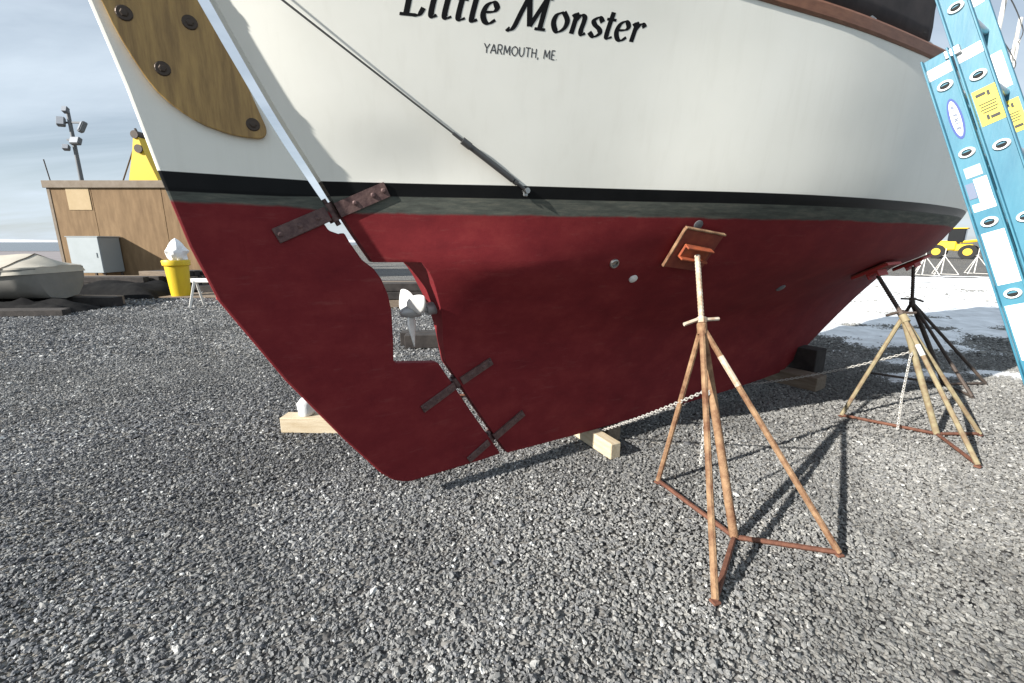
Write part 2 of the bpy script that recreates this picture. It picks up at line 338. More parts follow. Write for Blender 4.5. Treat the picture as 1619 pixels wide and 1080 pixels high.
tag(g.build('ground', gm, loc=(0, 0, -0.006)), kind='structure')

def stone_material():
    m = bpy.data.materials.new('crushed_stone'); m.use_nodes = True
    nt = m.node_tree; b = nt.nodes['Principled BSDF']; L = nt.links.new; N = nt.nodes.new
    oi = N('ShaderNodeObjectInfo')
    r = N('ShaderNodeValToRGB'); e = r.color_ramp.elements
    e[0].position = 0; e[0].color = (0.0451, 0.0459, 0.0492, 1); e[1].position = 1; e[1].color = (0.5225, 0.513, 0.4845, 1)
    for p, c in ((.28, (0.0886, 0.0894, 0.0951)), (.55, (0.1353, 0.1353, 0.1361)), (.80, (0.1927, 0.1886, 0.1788)), (.93, (0.2542, 0.2419, 0.2214))):
        x = e.new(p); x.color = (*c, 1)
    L(oi.outputs['Random'], r.inputs['Fac'])
    at = N('ShaderNodeAttribute'); at.attribute_type = 'INSTANCER'; at.attribute_name = 'dust'
    mx = N('ShaderNodeMix'); mx.data_type = 'RGBA'; L(at.outputs['Fac'], mx.inputs[0]); L(r.outputs[0], mx.inputs[6]); mx.inputs[7].default_value = (0.2378, 0.2255, 0.1968, 1)
    nz_ = N('ShaderNodeTexNoise'); nz_.inputs['Scale'].default_value = 2.5; tc = N('ShaderNodeTexCoord'); L(tc.outputs['Object'], nz_.inputs['Vector'])
    rv = N('ShaderNodeValToRGB'); rv.color_ramp.elements[0].color = (.88, .91, .95, 1); rv.color_ramp.elements[1].color = (1.24, 1.28, 1.34, 1); L(nz_.outputs['Fac'], rv.inputs['Fac'])
    m2 = N('ShaderNodeMix'); m2.data_type = 'RGBA'; m2.blend_type = 'MULTIPLY'; m2.inputs[0].default_value = 1; L(mx.outputs[2], m2.inputs[6]); L(rv.outputs[0], m2.inputs[7])
    tn = N('ShaderNodeAttribute'); tn.attribute_type = 'INSTANCER'; tn.attribute_name = 'tone'
    m3 = N('ShaderNodeVectorMath'); m3.operation = 'SCALE'; L(m2.outputs[2], m3.inputs[0]); L(tn.outputs['Fac'], m3.inputs['Scale'])
    L(m3.outputs[0], b.inputs['Base Color']); b.inputs['Roughness'].default_value = 0.8; b.inputs['Specular IOR Level'].default_value = 0.35
    return m
sm = stone_material()
def scatter_points():
    out = []
    def band(y0, y1, dens, s0, s1):
        area_w = lambda y: 2 * (1.25 * y + 0.9)
        n = int(dens * (area_w(y0) + area_w(y1)) / 2 * (y1 - y0))
        # y distributed so that the density per area is even over the trapezoid
        t = rng.random(n); w0, w1 = area_w(y0), area_w(y1)
        yy = y0 + (y1 - y0) * ((-w0 + np.sqrt(w0 * w0 + t * (w1 * w1 - w0 * w0))) / (w1 - w0))
        xx = (rng.random(n) - .5) * area_w(yy)
        sc = s0 + (s1 - s0) * rng.random(n) ** 2.2
        big = rng.random(n) < .005; sc = np.where(big, s1 * (1.1 + .6 * rng.random(n)), sc); sc = np.where(rng.random(n) < .25, sc * .62, sc)
        out.append(np.stack([xx, yy, sc], 1))
    band(0.85, 3.0, 7600, .0042, .0100)
    band(3.0, 5.5, 3900, .0052, .0118)
    band(5.5, 9.5, 1200, .0085, .018)
    band(9.5, 15.0, 240, .015, .030)
    n = 34000; out.append(np.stack([(rng.random(n) - .5) * 6.4, -.7 + 1.56 * rng.random(n), .0045 + .006 * rng.random(n) ** 2.2], 1))   # around the viewer's feet
    return np.concatenate(out)
SP = scatter_points()
def gravel():
    n = len(SP); me = bpy.data.meshes.new('gravel')
    co = np.zeros((n, 3), np.float32); co[:, 0] = SP[:, 0]; co[:, 1] = SP[:, 1]
    # lumps, old wheel tracks and raked spots: height and dustiness wander slowly over the yard
    hz = 0.006 * np.sin(co[:, 0] * 2.1 + 0.7 * np.sin(co[:, 1] * 1.7)) + 0.005 * np.sin(co[:, 1] * 3.3 + co[:, 0] * 1.1)
    co[:, 2] = -0.003 + SP[:, 2] * (0.1 + 0.7 * rng.random(n)) + np.maximum(hz, -0.004) * 0.5
    me.from_pydata(co.tolist(), [], [])
    dust = 0.12 + 0.52 / (1 + np.exp(-(co[:, 0] - 1.6 + 0.5 * (2.2 - co[:, 1])) * 1.3)) + 0.12 * np.sin(co[:, 0] * .9 + 1.3 * np.sin(co[:, 1] * .8)) 
    sn = lambda a, b, c: np.sin(co[:, 0] * a + 1.7 * np.sin(co[:, 1] * b + c) + c)
    tone = 1.0 + .16 * sn(1.3, .9, .4) * sn(.7, 1.9, 2.1) + .12 * sn(3.1, 2.3, 1.2) * sn(2.2, 3.7, .3) + .07 * sn(7.3, 5.1, 2.7)
    dust = np.clip(dust + 0.10 * rng.standard_normal(n), 0, .75)
    for nm, dat in (('scl', SP[:, 2]), ('dust', dust), ('tone', np.clip(tone, .55, 1.35))):
        a = me.attributes.new(nm, 'FLOAT', 'POINT'); a.data.foreach_set('value', dat.astype(np.float32))
    a = me.attributes.new('pick', 'INT', 'POINT'); a.data.foreach_set('value', rng.integers(0, 6, n).astype(np.int32))
    a = me.attributes.new('rot', 'FLOAT_VECTOR', 'POINT'); a.data.foreach_set('vector', (rng.random((n, 3)) * np.array([.9, .9, 6.28]) - np.array([.45, .45, 0])).astype(np.float32).ravel())
    o = bpy.data.objects.new('gravel', me); col.objects.link(o); me.materials.append(sm)
    ng = bpy.data.node_groups.new('gravel_scatter', 'GeometryNodeTree')
    ng.interface.new_socket('Geometry', in_out='INPUT', socket_type='NodeSocketGeometry'); ng.interface.new_socket('Geometry', in_out='OUTPUT', socket_type='NodeSocketGeometry')
    N = ng.nodes.new; L = ng.links.new
    gi = N('NodeGroupInput'); go = N('NodeGroupOutput')
    g2i = N('GeometryNodeGeometryToInstance')
    for k in range(6):
        ico = N('GeometryNodeMeshIcoSphere'); ico.inputs['Radius'].default_value = 1.0; ico.inputs['Subdivisions'].default_value = 2
        sp_ = N('GeometryNodeSetPosition'); nt_ = N('ShaderNodeTexNoise'); nt_.inputs['Scale'].default_value = 0.9; nt_.inputs['Detail'].default_value = 1.0
        pos = N('GeometryNodeInputPosition'); ad = N('ShaderNodeVectorMath'); ad.operation = 'ADD'; ad.inputs[1].default_value = (k * 7.3, k * 3.1, 0)
        L(pos.outputs[0], ad.inputs[0]); L(ad.outputs[0], nt_.inputs['Vector'])
        sb = N('ShaderNodeVectorMath'); sb.operation = 'SUBTRACT'; sb.inputs[1].default_value = (.5, .5, .5); L(nt_.outputs['Color'], sb.inputs[0])
        sc = N('ShaderNodeVectorMath'); sc.operation = 'SCALE'; sc.inputs['Scale'].default_value = 2.1; L(sb.outputs[0], sc.inputs[0])
        L(ico.outputs['Mesh'], sp_.inputs['Geometry']); L(sc.outputs[0], sp_.inputs['Offset'])
        tr = N('GeometryNodeTransform'); tr.inputs['Scale'].default_value = (1.0 + .12 * k % .4, .80, .62 + .05 * (k % 3)); L(sp_.outputs[0], tr.inputs['Geometry'])
        st = N('GeometryNodeSetMaterial'); st.inputs['Material'].default_value = sm; L(tr.outputs[0], st.inputs['Geometry'])
        L(st.outputs[0], g2i.inputs[0])
    ip = N('GeometryNodeInstanceOnPoints'); ip.inputs['Pick Instance'].default_value = True
    m2p = N('GeometryNodeMeshToPoints'); L(gi.outputs[0], m2p.inputs[0]); L(m2p.outputs[0], ip.inputs['Points']); L(g2i.outputs[0], ip.inputs['Instance'])
    def attr(nm, t):
        a_ = N('GeometryNodeInputNamedAttribute'); a_.data_type = t; a_.inputs['Name'].default_value = nm; return a_.outputs['Attribute']
    L(attr('pick', 'INT'), ip.inputs['Instance Index'])
    e2r = N('FunctionNodeEulerToRotation'); L(attr('rot', 'FLOAT_VECTOR'), e2r.inputs[0]); L(e2r.outputs[0], ip.inputs['Rotation'])
    L(attr('scl', 'FLOAT'), ip.inputs['Scale'])
    L(ip.outputs[0], go.inputs[0])
    o.modifiers.new('scatter', 'NODES').node_group = ng
    tag(o, 'loose grey crushed stone covering the yard', 'gravel', kind='stuff')
gravel()

def snow_patch():
    nx, ny = 260, 170; x0, x1, y0, y1 = 3.0, 34.0, 4.4, 20.0
    P = []
    for j in range(ny + 1):
        row = []
        for i in range(nx + 1):
            y = y0 + (y1 - y0) * (j / ny) ** 1.5; x = x0 + (x1 - x0) * (i / nx) ** 1.35
            # the patch lies beyond the boat; it breaks up into islands at its near side
            edge = min((y - 4.45 - .30 * math.sin(x * 1.4)) / 3.2, (x - 4.3) / 1.4, (19.2 + .8 * math.sin(x * .6) - y) / 1.5, (33 - x) / 4)
            n1 = mnoise.fractal(Vector((x * .55, y * .9, 3.1)), 1.0, 2.1, 4); n2 = mnoise.noise(Vector((x * 2.6, y * 2.6, 9)))
            z = .055 * min(max(edge, -1), 1.0) + .070 * n1 + .020 * n2 - .018
            row.append((x, y, max(z, -.05)))
        P.append(row)
    m = MB(); m.grid(P)
    keep = [f for f in m.f if max(m.v[i][2] for i in f) > -.02]; used = sorted({i for f in keep for i in f}); mp_ = {q: k for k, q in enumerate(used)}
    m.v = [m.v[i] for i in used]; m.f = [tuple(mp_[i] for i in f) for f in keep]
    tag(m.build('snow', 'snow', smooth=True), 'patchy old white snow lying on the gravel beyond the boat', 'snow', kind='stuff')
snow_patch()

M['water'] = material('cold_water', (0.055, 0.060, 0.072), 0.25, bump=0.3, bump_scale=0.4)
M['mud'] = material('mud_flat', (0.17, 0.15, 0.155), 0.9, var=(0.24, 0.22, 0.22), var_scale=.08)
w = MB(); w.add([(-2400, 70, 0), (-62, 70, 0), (-75, 700, 0), (-2400, 1500, 0)], [(0, 1, 2, 3)])
tag(w.build('water', 'water', loc=(0, 0, .004)), kind='structure')
w = MB(); w.add([(-300, 20.5, 0), (-20, 22, 0), (-40, 68, 0), (-400, 68, 0)], [(0, 1, 2, 3)])
tag(w.build('mud_flat', 'mud', loc=(0, 0, .004)), kind='structure')
M['far'] = material('snowy_shore', (0.62, 0.63, 0.66), 0.9, var=(0.42, 0.43, 0.46), var_scale=.02)
fs = MB(); top = []; bot = []
for i in range(80):
    x = -1900 + i * 23; y = 900 + 60 * math.sin(i * .5)
    top.append((x, y + 60, 3.0 + 5.5 * (0.5 + mnoise.fractal(Vector((i * .21, 0, 5)), 1, 2, 3)))); bot.append((x, y, -1))
back = [(p[0], p[1] + 250, -1) for p in top]
fs.grid([bot, top, back]); tag(fs.build('far_shore', 'far', smooth=True), kind='structure')

# ------------------------------------------------------------------ the sailboat
HEEL = Vector((-0.6306, 2.2884, 0.0)); BOAT_RZ = R(32.5688)
bd = (math.cos(BOAT_RZ), math.sin(BOAT_RZ)); bn = (bd[1], -bd[0])
def b2w(s, w, z): return Vector((HEEL.x + s * bd[0] + w * bn[0], HEEL.y + s * bd[1] + w * bn[1], z))
boat = empty('sailboat', HEEL, BOAT_RZ)
tag(boat, 'cream double ended sailboat with red bottom propped on jack stands', 'sailboat')
APZ = [.785, .80, 1.047, 1.20, 1.31, 1.345]; APS = [.287, .283, .251, .205, .154, .121]
def aft(z):
    return float(pchip(APZ, APS, np.array([z]))[0]) if APZ[0] <= z <= 1.350 else float(s_aft(z))
def hull_mesh():
    zs = list(np.linspace(.12, .78, 14)) + [.786, .80] + list(np.linspace(.85, 1.30, 12)) + [1.315, 1.33, 1.3495, 1.3505, 1.37, 1.40] + list(np.linspace(1.44, 2.0, 16))
    ks = list(np.linspace(0, 1, 17))[1:]
    V = np.concatenate([np.linspace(0, .12, 26)[:-1], np.linspace(.12, 1, 64)])
    rows = []
    for z0, k in [(z, None) for z in zs] + [(None, k) for k in ks]:
        st = []
        for v in V:
            z = z0 if k is None else 2.0 + .6 * k
            for it in range(3 if k is not None else 1):
                a = float(s_aft(z)); b = float(s_fwd(z)); s = a + (b - a) * v
                s = max(s, aft(z) + .0012 * (b - a) * v)
                if k is not None: z = 2.0 + (sheer(s) - 2.0) * k
            st.append((s, half(s, z), z))
        rows.append([(s, -w_, z) for s, w_, z in reversed(st)] + [(s, w_, z) for s, w_, z in st])
    m = MB(); m.grid(rows)
    n = len(rows[0]); nb = len(rows)
    for j in range(n // 2 - 1): m.f.append((j, j + 1, n - 2 - j, n - 1 - j))
    for i in range(nb - 1): m.f.append((i * n, (i + 1) * n, (i + 1) * n + n - 1, i * n + n - 1))
    return m, rows[-1]
hm, top_row = hull_mesh()
hull = hm.build('hull', 'paint', boat, smooth=True)
# deck just under the rail
dk = MB(); n = len(top_row)
dk.grid([[(p[0], p[1] * .96, p[2] - .10) for p in top_row[:n // 2]], [(p[0], 0, p[2] - .03) for p in top_row[:n // 2]], [(p[0], p[1] * .96, p[2] - .10) for p in reversed(top_row[n // 2:])]])
dk.build('deck', 'deck', boat, smooth=True)
# teak cap rail and rub rail along both sides
def sweep_rail(name, side, prof):
    m = MB(); P = []
    for s in np.concatenate([np.linspace(-.84, .2, 14), np.linspace(.35, 8.0, 46)]):
        s = max(s, float(s_aft(sheer(s))) + .01); z = sheer(s); w_ = half(s, z)
        P.append([(s, -side * (w_ + q), z + r) for q, r in prof])
    m.grid(P); k = len(prof)
    m.f += [tuple(range(k)), tuple((len(P) - 1) * k + i for i in range(k))]
    return m.build(name, 'teak', boat)
for side in (1, -1):
    sweep_rail('cap_rail', side, [(-.10, -.035), (.004, -.035), (.010, -.022), (.010, .03), (.004, .042), (-.10, .042), (-.10, -.035)])
# stanchions with a dark weather cloth laced between them
for side in (1, -1):
    sts = []
    for s in (1.15, 1.80, 2.45, 3.10):
        w_ = half(s, sheer(s)) - .04; m = MB(); m.tube((s, -side * w_, sheer(s) + .04), (s, -side * w_, sheer(s) + .62), .013, n=8)
        m.lathe([(.035, 0), (.035, .012), (.018, .03)], 10, (s, -side * w_, sheer(s) + .042)); m.build('stanchion', 'stainless', boat)
        sts.append(s)
    P = []
    for s in np.linspace(1.15, 3.10, 45):
        sag = .015 * math.sin((s - 1.15) / .65 * math.pi) ** 2; w_ = half(s, sheer(s)) - .022
        P.append([(s, -side * (w_ + .012 * mnoise.noise(Vector((s * 5, k * 1.3, side)))), sheer(s) + .05 + (.55 - sag) * k / 6) for k in range(7)])
    m = MB(); m.grid(P); c = m.build('weather_cloth', 'cloth', boat, smooth=True); c.modifiers.new('thickness', 'SOLIDIFY').thickness = .004
for side in (1, -1):     # bare stanchions, lifeline and shrouds forward of the cloth
    for s in (4.3, 5.2, 6.2, 7.1):
        w_ = half(s, sheer(s)) - .04; m = MB(); m.tube((s, -side * w_, sheer(s) + .04), (s, -side * w_, sheer(s) + .62), .014, n=8); m.build('stanchion', 'white_steel', boat)
    for hgt in (.33, .60):
        m = MB(); m.path([(s, -side * (half(s, sheer(s)) - .04), sheer(s) + hgt) for s in np.linspace(1.15, 7.1, 30)], .004, 5); m.build('lifeline', 'wire', boat)
    for s in (3.55, 4.15, 4.65):
        w_ = half(s, sheer(s)) - .015; a = Vector((s, -side * w_, sheer(s))); b = Vector((4.15, -side * .05, 9.6 if s == 4.15 else 6.6)); q = (b - a).normalized()
        m = MB(); m.tube(a, b, .004, n=5); m.tube(a + q * .02, a + q * .40, .013, n=8); m.build('shroud', 'white_steel', boat)
m = MB(); m.tube((4.15, 0, 2.7), (4.15, 0, 10.0), .075, .055, n=14); m.build('mast', 'white_steel', boat, smooth=True)
# cabin trunk, low
cb = MB(); P = []
for s in np.linspace(2.2, 5.6, 12):
    hw = min(.74, half(s, 2.6) * .68); zt = 2.98 + .03 * (s - 2.2)
    P.append([(s, -hw, sheer(s) - .12), (s, -hw * .97, zt - .06), (s, -hw * .8, zt), (s, 0, zt + .05), (s, hw * .8, zt), (s, hw * .97, zt - .06), (s, hw, sheer(s) - .12)])
cb.grid(P); cb.f += [tuple(range(7)), tuple(11 * 7 + i for i in range(7))]
cabin = cb.build('cabin_trunk', 'deck', boat)
for s in (2.8, 3.6, 4.4):
    for side in (1, -1):
        hw = min(.74, half(s, 2.6) * .68); m = MB(); m.lathe([(.10, -.02), (.10, .012), (.08, .016), (.075, .010)], 16, (s, -side * hw, 2.80), (0, -side, .05)); pl_ = m.build('portlight', 'bronze', cabin)

# rudder: aperture cut into its leading edge, hung with an open gap behind the stern post
GAP = .043
def le(z): return float(s_aft(z)) - GAP - .014 * min(max((z - 1.58) / .2, 0), 1)
rud = [(-.002, .128), (-.055, .155), (-.119, .215), (-.299, .466), (-.528, .814), (-.744, 1.204), (-.814, 1.430), (-.877, 1.717), (-.929, 1.998), (-.991, 2.266), (-1.045, 2.50), (-1.11, 2.78), (-1.165, 3.04), (-1.13, 3.07)]
rud += [(le(z), z) for z in (3.07, 2.8, 2.6, 2.4, 2.2, 2.0, 1.85, 1.72, 1.60, 1.556)]
rud += [(le(1.556) - .058, 1.556), (le(1.50) - .058, 1.50), (le(1.484) - .022, 1.484), (le(1.484), 1.492)]
rud += [(le(z), z) for z in (1.45, 1.40, 1.364)]
rud += [(-.082, 1.318), (-.049, 1.268), (-.020, 1.19), (-.006, 1.103), (-.006, .95), (-.011, .84), (-.004, .824), (.012, .819), (le(.79), .790)]
rud += [(le(z), z) for z in (.70, .60, .50, .40, .30, .20, .125)] + [(.50, .118), (.25, .116), (.05, .116)]
RT = .034
rudder = prism(rud, -RT, RT).build('rudder', 'paint', boat, bevel=.010)
cheek = [(-1.130, 2.95)]
ck = [(-1.085, 2.74), (-1.02, 2.47), (-.957, 2.274), (-.916, 2.145), (-.838, 1.991), (-.732, 1.905), (-.655, 1.877), (-.608, 1.866), (-.540, 1.862), (-.507, 1.868), (-.492, 1.888), (-.492, 1.913)]
cheek += [tuple(p)[:2] for p in smooth_line([(a, b, 0) for a, b in ck], 3)]
cheek += [(le(z) - .006, z) for z in (2.05, 2.2, 2.4, 2.6, 2.8, 2.95)]
bolts = [(-.894, 2.228), (-.705, 2.242), (-.809, 2.069), (-.538, 1.914), (-.99, 2.52), (-.82, 2.58)]
for side in (-1, 1):
    o = prism(cheek, side * RT, side * (RT + .022)).build('wood_cheek', 'ply', rudder, bevel=.003)
    for x, z in bolts:
        m = MB(); y = side * (RT + .022)
        m.lathe([(.025, -.002), (.025, .002), (.022, .004)], 16, (x, y, z), (0, side, 0)); m.lathe([(.0135, .002), (.0135, .006), (.010, .008), (.005, .0085)], 6, (x, y, z), (0, side, 0))
        m.build('bolt', 'bolt', rudder)
# pintle and gudgeon straps
def strap_pair(r0, r1, h0, h1, wd, seed):
    # r0->r1 on the rudder blade, h0->h1 on the hull, both as (s, z)
    for side in (1, -1):
        m = MB(); a = Vector((r0[0], 0, r0[1])); b = Vector((r1[0], 0, r1[1])); d = (b - a); ln = d.length; ang = math.atan2(d.z, d.x)
        rot = Matrix.Rotation(-ang, 3, 'Y')
        m.box((a + b) / 2 + Vector((0, -side * (RT + .005), 0)), (ln, .010, wd), rot, .003)
        for t in (.08, .45, .80):
            p = a + d * t; m.lathe([(.012, 0), (.012, .004), (.006, .007)], 10, (p.x, -side * (RT + .009), p.z), (0, -side, 0))
        m.build('pintle_strap', 'bronze', rudder)
        m = MB(); a = Vector((h0[0], 0, h0[1])); b = Vector((h1[0], 0, h1[1])); d = b - a; nrm = Vector((-d.z, 0, d.x)).normalized() * wd / 2
        rows = []
        for i in range(13):
            c = a + d * i / 12; r_ = []
            for k, off in ((-1, .0), (-1, .012), (1, .012), (1, .0)):
                q = c + nrm * k; w_ = half(q.x, q.z) if q.x > aft(q.z) else half(aft(q.z) + .001, q.z)
                r_.append((q.x, -side * (w_ + off), q.z))
            rows.append(r_)
        m.grid(rows); kk = 4
        m.f += [(i * 4 + 3, i * 4, (i + 1) * 4, (i + 1) * 4 + 3) for i in range(12)] + [(0, 1, 2, 3), (48, 49, 50, 51)]
        for t in (.35, .72, .93):
            q = a + d * t; m.lathe([(.012, 0), (.012, .004), (.006, .007)], 10, (q.x, -side * (half(q.x, q.z) + .012), q.z), (-.3, -side, 0))
        m.build('gudgeon_strap', 'bronze', hull)
    # knuckle and pin in the gap, along the stern post
    c = Vector((r1[0] + h0[0], 0, r1[1] + h0[1])) / 2; ax = Vector((float(s_aft(c.z + .1)) - float(s_aft(c.z - .1)), 0, .2)).normalized()
    m = MB(); m.tube(c - ax * wd * .62, c + ax * wd * .62, .030, n=14); m.tube(c - ax * wd * .95, c + ax * wd * .95, .012, n=10); m.build('pintle_pin', 'bronze', rudder, smooth=True)
strap_pair((-.500, 1.472), (-.275, 1.575), (-.235, 1.590), (-.030, 1.686), .068, 1)
strap_pair((.130, .535), (.335, .640), (.375, .660), (.565, .758), .048, 2)
strap_pair((.408, .148), (.555, .232), (.592, .252), (.800, .378), .046, 3)
# propeller and shaft in the aperture
prop = empty('propeller', (.108, 0, 1.085)); prop.parent = boat
m = MB(); m.tube((.02, 0, 0), (.20, 0, .012), .016, n=12); m.lathe([(.034, .0), (.036, .03), (.036, .065), (.030, .075)], 14, (.085, 0, .006), (1, 0, .07)); m.build('shaft', 'hub', prop, smooth=True)
m = MB(); m.lathe([(.010, -.062), (.022, -.050), (.033, -.02), (.036, .02), (.034, .045)], 16, (0, 0, 0), (1, 0, .07)); m.build('hub', 'hub', prop, smooth=True)
for k, ang in enumerate((60, -60, 180)):
    P = []
    for i in range(13):
        t = i / 12; r = .028 + .168 * t; ch = .058 * math.sin(math.pi * min(1, .10 + .90 * t) ** .85) ** .6 * (1 - .25 * t) if t < 1 else .004
        pitch = R(50 - 24 * t); row = []
        for j in range(7):
            u = (j / 6 - .5) * 2 * ch
            x = u * math.sin(pitch) * .9; y = -u * math.cos(pitch)
            row.append((x + .012 * t, y, r))
        P.append(row)
    m = MB(); m.grid(P); rm = Matrix.Rotation(R(ang), 3, 'X'); m.v = [tuple(rm @ Vector(q)) for q in m.v]
    o = m.build('blade', 'whitemetal', prop, smooth=True); o.modifiers.new('thickness', 'SOLIDIFY').thickness = .006
# through-hull fittings
for (s, z, r, mat_, nm) in ((1.151, 1.331, .028, 'stainless', 'through_hull'), (1.342, 1.235, .027, 'whitemetal', 'through_hull'), (1.563, 1.542, .027, 'lamp_grey', 'anode_plate'), (2.73, 1.119, .035, 'lamp_grey', 'through_hull')):
    nn = hull_normal(s, z); nl = Vector((nn[0], -nn[1], nn[2])); p = Vector((s, -half(s, z), z))
    m = MB()
    if nm == 'through_hull' and mat_ == 'stainless': m.lathe([(r, -.004), (r, .010), (r * .86, .014), (r * .62, .012), (r * .60, .002)], 20, p, nl)
    elif nm == 'anode_plate': m.lathe([(r, -.004), (r, .003), (r * .85, .004)], 20, p, nl)
    else: m.lathe([(r, -.004), (r * .98, .008), (r * .7, .013)], 20, p, nl)
    m.build(nm, mat_, hull, smooth=True)
# boomkin and its stay
end = Vector((-1.72, -.03, 3.15)); lug = Vector((.580, -half(.580, 1.692) - .014, 1.692))
# boomkin spar (two legs meeting over the rudder head)
for side in (1, -1):
    m = MB(); m.tube((-.35, -side * .33, 2.93), (-1.80, -side * .04, 3.16), .038, .032, n=12); m.build('boomkin_leg', 'teak', boat, smooth=True)
for side in (1, -1):
    e_ = Vector((end.x, end.y * side, end.z)); l_ = Vector((lug.x, lug.y * side, lug.z)); dv = (l_ - e_)
    st_ = empty('boomkin_stay', (0, 0, 0)); st_.parent = boat
    t1 = e_ + dv * .862
    m = MB(); m.tube(e_, t1, .0042, n=6); m.build('wire', 'wire', st_)
    m = MB(); q = dv.normalized()
    m.tube(t1 - q * .05, t1 + q * .03, .0075, n=8); m.tube(t1 + q * .0, t1 + q * .045, .0165, n=10); m.tube(t1 + q * .045, l_ - q * .085, .0140, n=10); m.tube(l_ - q * .08, l_ - q * .06, .013, n=10); m.tube(l_ - q * .06, l_, .008, n=8)
    m.build('turnbuckle', 'wire', st_, smooth=True)
    m = MB(); m.tube(l_ + Vector((0, side * .02, 0)), l_ + Vector((0, -side * .012, 0)), .014, n=10); m.box(l_ + Vector((0, side * .010, -.008)), (.026, .01, .036), None, .003); m.build('chain_plate', 'stainless', st_)

# --- lettering painted on the starboard quarter
def stroke_mesh(m, pts, place, thin, thick, nib=35.0, k=7):
    P = smooth_line([(a, b, 0) for a, b in pts], k) if len(pts) > 2 else [Vector((pts[0][0] + (pts[1][0] - pts[0][0]) * i / 6, pts[0][1] + (pts[1][1] - pts[0][1]) * i / 6, 0)) for i in range(7)]
    L_, R_ = [], []
    for i, p in enumerate(P):
        d = (P[min(i + 1, len(P) - 1)] - P[max(i - 1, 0)])
        if d.length < 1e-6: d = Vector((1, 0, 0))
        d.normalize(); a = math.degrees(math.atan2(d.y, d.x)); w_ = thin + (thick - thin) * abs(math.sin(R(a - nib)))
        nn = Vector((-d.y, d.x, 0)) * w_ / 2; L_.append(place(p + nn)); R_.append(place(p - nn))
    m.grid([L_, R_])
GL = {  # strokes on a unit x-height; last entry is the advance
 'L': ([[(.34, 1.55), (.30, .0)], [(.02, 1.53), (.66, 1.53)], [(.02, .02), (.55, .02), (.85, .05), (1.0, .38)]], 1.16),
 'i': ([[(.0, .84), (.18, 1.0), (.22, .9), (.20, .2), (.30, .02), (.46, .12)], [(.25, 1.30), (.36, 1.38)]], .60),
 't': ([[(.26, 1.36), (.20, .25), (.30, .02), (.52, .12)], [(.0, .98), (.52, .98)]], .62),
 'l': ([[(.04, 1.44), (.22, 1.55), (.25, 1.40), (.20, .2), (.30, .02), (.46, .12)]], .60),
 'e': ([[(.12, .50), (.55, .58), (.66, .78), (.46, 1.0), (.18, .82), (.08, .42), (.22, .08), (.45, .0), (.70, .20)]], .88),
 'M': ([[(-.34, -.12), (-.20, -.20), (-.02, .0), (.16, .7), (.40, 1.55)], [(.38, 1.55), (.72, .10)], [(.72, .10), (1.28, 1.55)], [(1.28, 1.55), (1.24, .03)], [(.98, .02), (1.52, .02)], [(.14, 1.53), (.48, 1.53)], [(1.18, 1.53), (1.56, 1.53)]], 1.78),
 'o': ([[(.46, 1.0), (.14, .80), (.08, .40), (.34, .0), (.68, .22), (.74, .62), (.46, 1.0)]], .95),
 'n': ([[(.0, .85), (.18, 1.0), (.20, .85), (.16, .0)], [(.19, .62), (.42, .96), (.62, .92), (.66, .70), (.62, .20), (.72, .02), (.88, .12)]], 1.0),
 's': ([[(.66, .78), (.44, 1.0), (.18, .82), (.26, .62), (.56, .42), (.64, .20), (.36, .0), (.08, .20)]], .84),
 'r': ([[(.0, .85), (.18, 1.0), (.20, .85), (.16, .0)], [(.19, .60), (.36, .90), (.54, 1.0), (.70, .84)]], .80),
 ' ': ([], .80)}
GS = {'Y': ([[(0, 1), (.35, .5)], [(.7, 1), (.35, .5)], [(.35, .5), (.35, 0)]], .85), 'A': ([[(0, 0), (.38, 1)], [(.38, 1), (.76, 0)], [(.15, .35), (.62, .35)]], .9),
 'R': ([[(.05, 0), (.05, 1)], [(.05, 1), (.45, 1), (.58, .76), (.45, .5), (.05, .5)], [(.3, .5), (.62, 0)]], .82), 'M': ([[(.05, 0), (.12, 1)], [(.12, 1), (.45, .2)], [(.45, .2), (.78, 1)], [(.78, 1), (.85, 0)]], 1.08),
 'O': ([[(.4, 1), (.08, .78), (.04, .35), (.4, 0), (.76, .35), (.72, .78), (.4, 1)]], .98), 'U': ([[(.05, 1), (.06, .3), (.35, 0), (.64, .3), (.65, 1)]], .86),
 'T': ([[(0, 1), (.7, 1)], [(.35, 1), (.35, 0)]], .85), 'H': ([[(.05, 0), (.05, 1)], [(.62, 0), (.62, 1)], [(.05, .52), (.62, .52)]], .85), ',': ([[(.12, .08), (.04, -.18)]], .3),
 'E': ([[(.05, 0), (.05, 1)], [(.05, 1), (.5, 1)], [(.05, .52), (.44, .52)], [(.05, 0), (.5, 0)]], .68), '.': ([[(.04, .02), (.12, .06)]], .3), ' ': ([], .55)}
def lettering(name, text, glyphs, s0, s1, z0, h, slant, thin, thick, mat, nib):
    tot = sum(glyphs[c][1] for c in text); k = (s1 - s0) / tot; x = 0
    for c in text:
        m = MB(); off = [.0006]
        def place(p, x=x):
            s = s0 + (x + p.x + slant * p.y * h / k) * k; z = z0 + p.y * h; nn = hull_normal(s, z)
            return (s + nn[0] * off[0], -(half(s, z) + nn[1] * off[0]), z + nn[2] * off[0])
        for st in glyphs[c][0]:
            stroke_mesh(m, st, place, thin, thick, nib); off[0] += .00004
        x += glyphs[c][1]
        if m.v: m.build(name, mat, hull)
lettering('painted_letter', 'Little Monster', GL, .0, 1.025, 2.334, .072, .16, .08, .27, 'letter', 20)
lettering('small_painted_letter', 'YARMOUTH, ME.', GS, .330, .645, 2.232, .033, .0, .10, .14, 'letter_grey', 20)

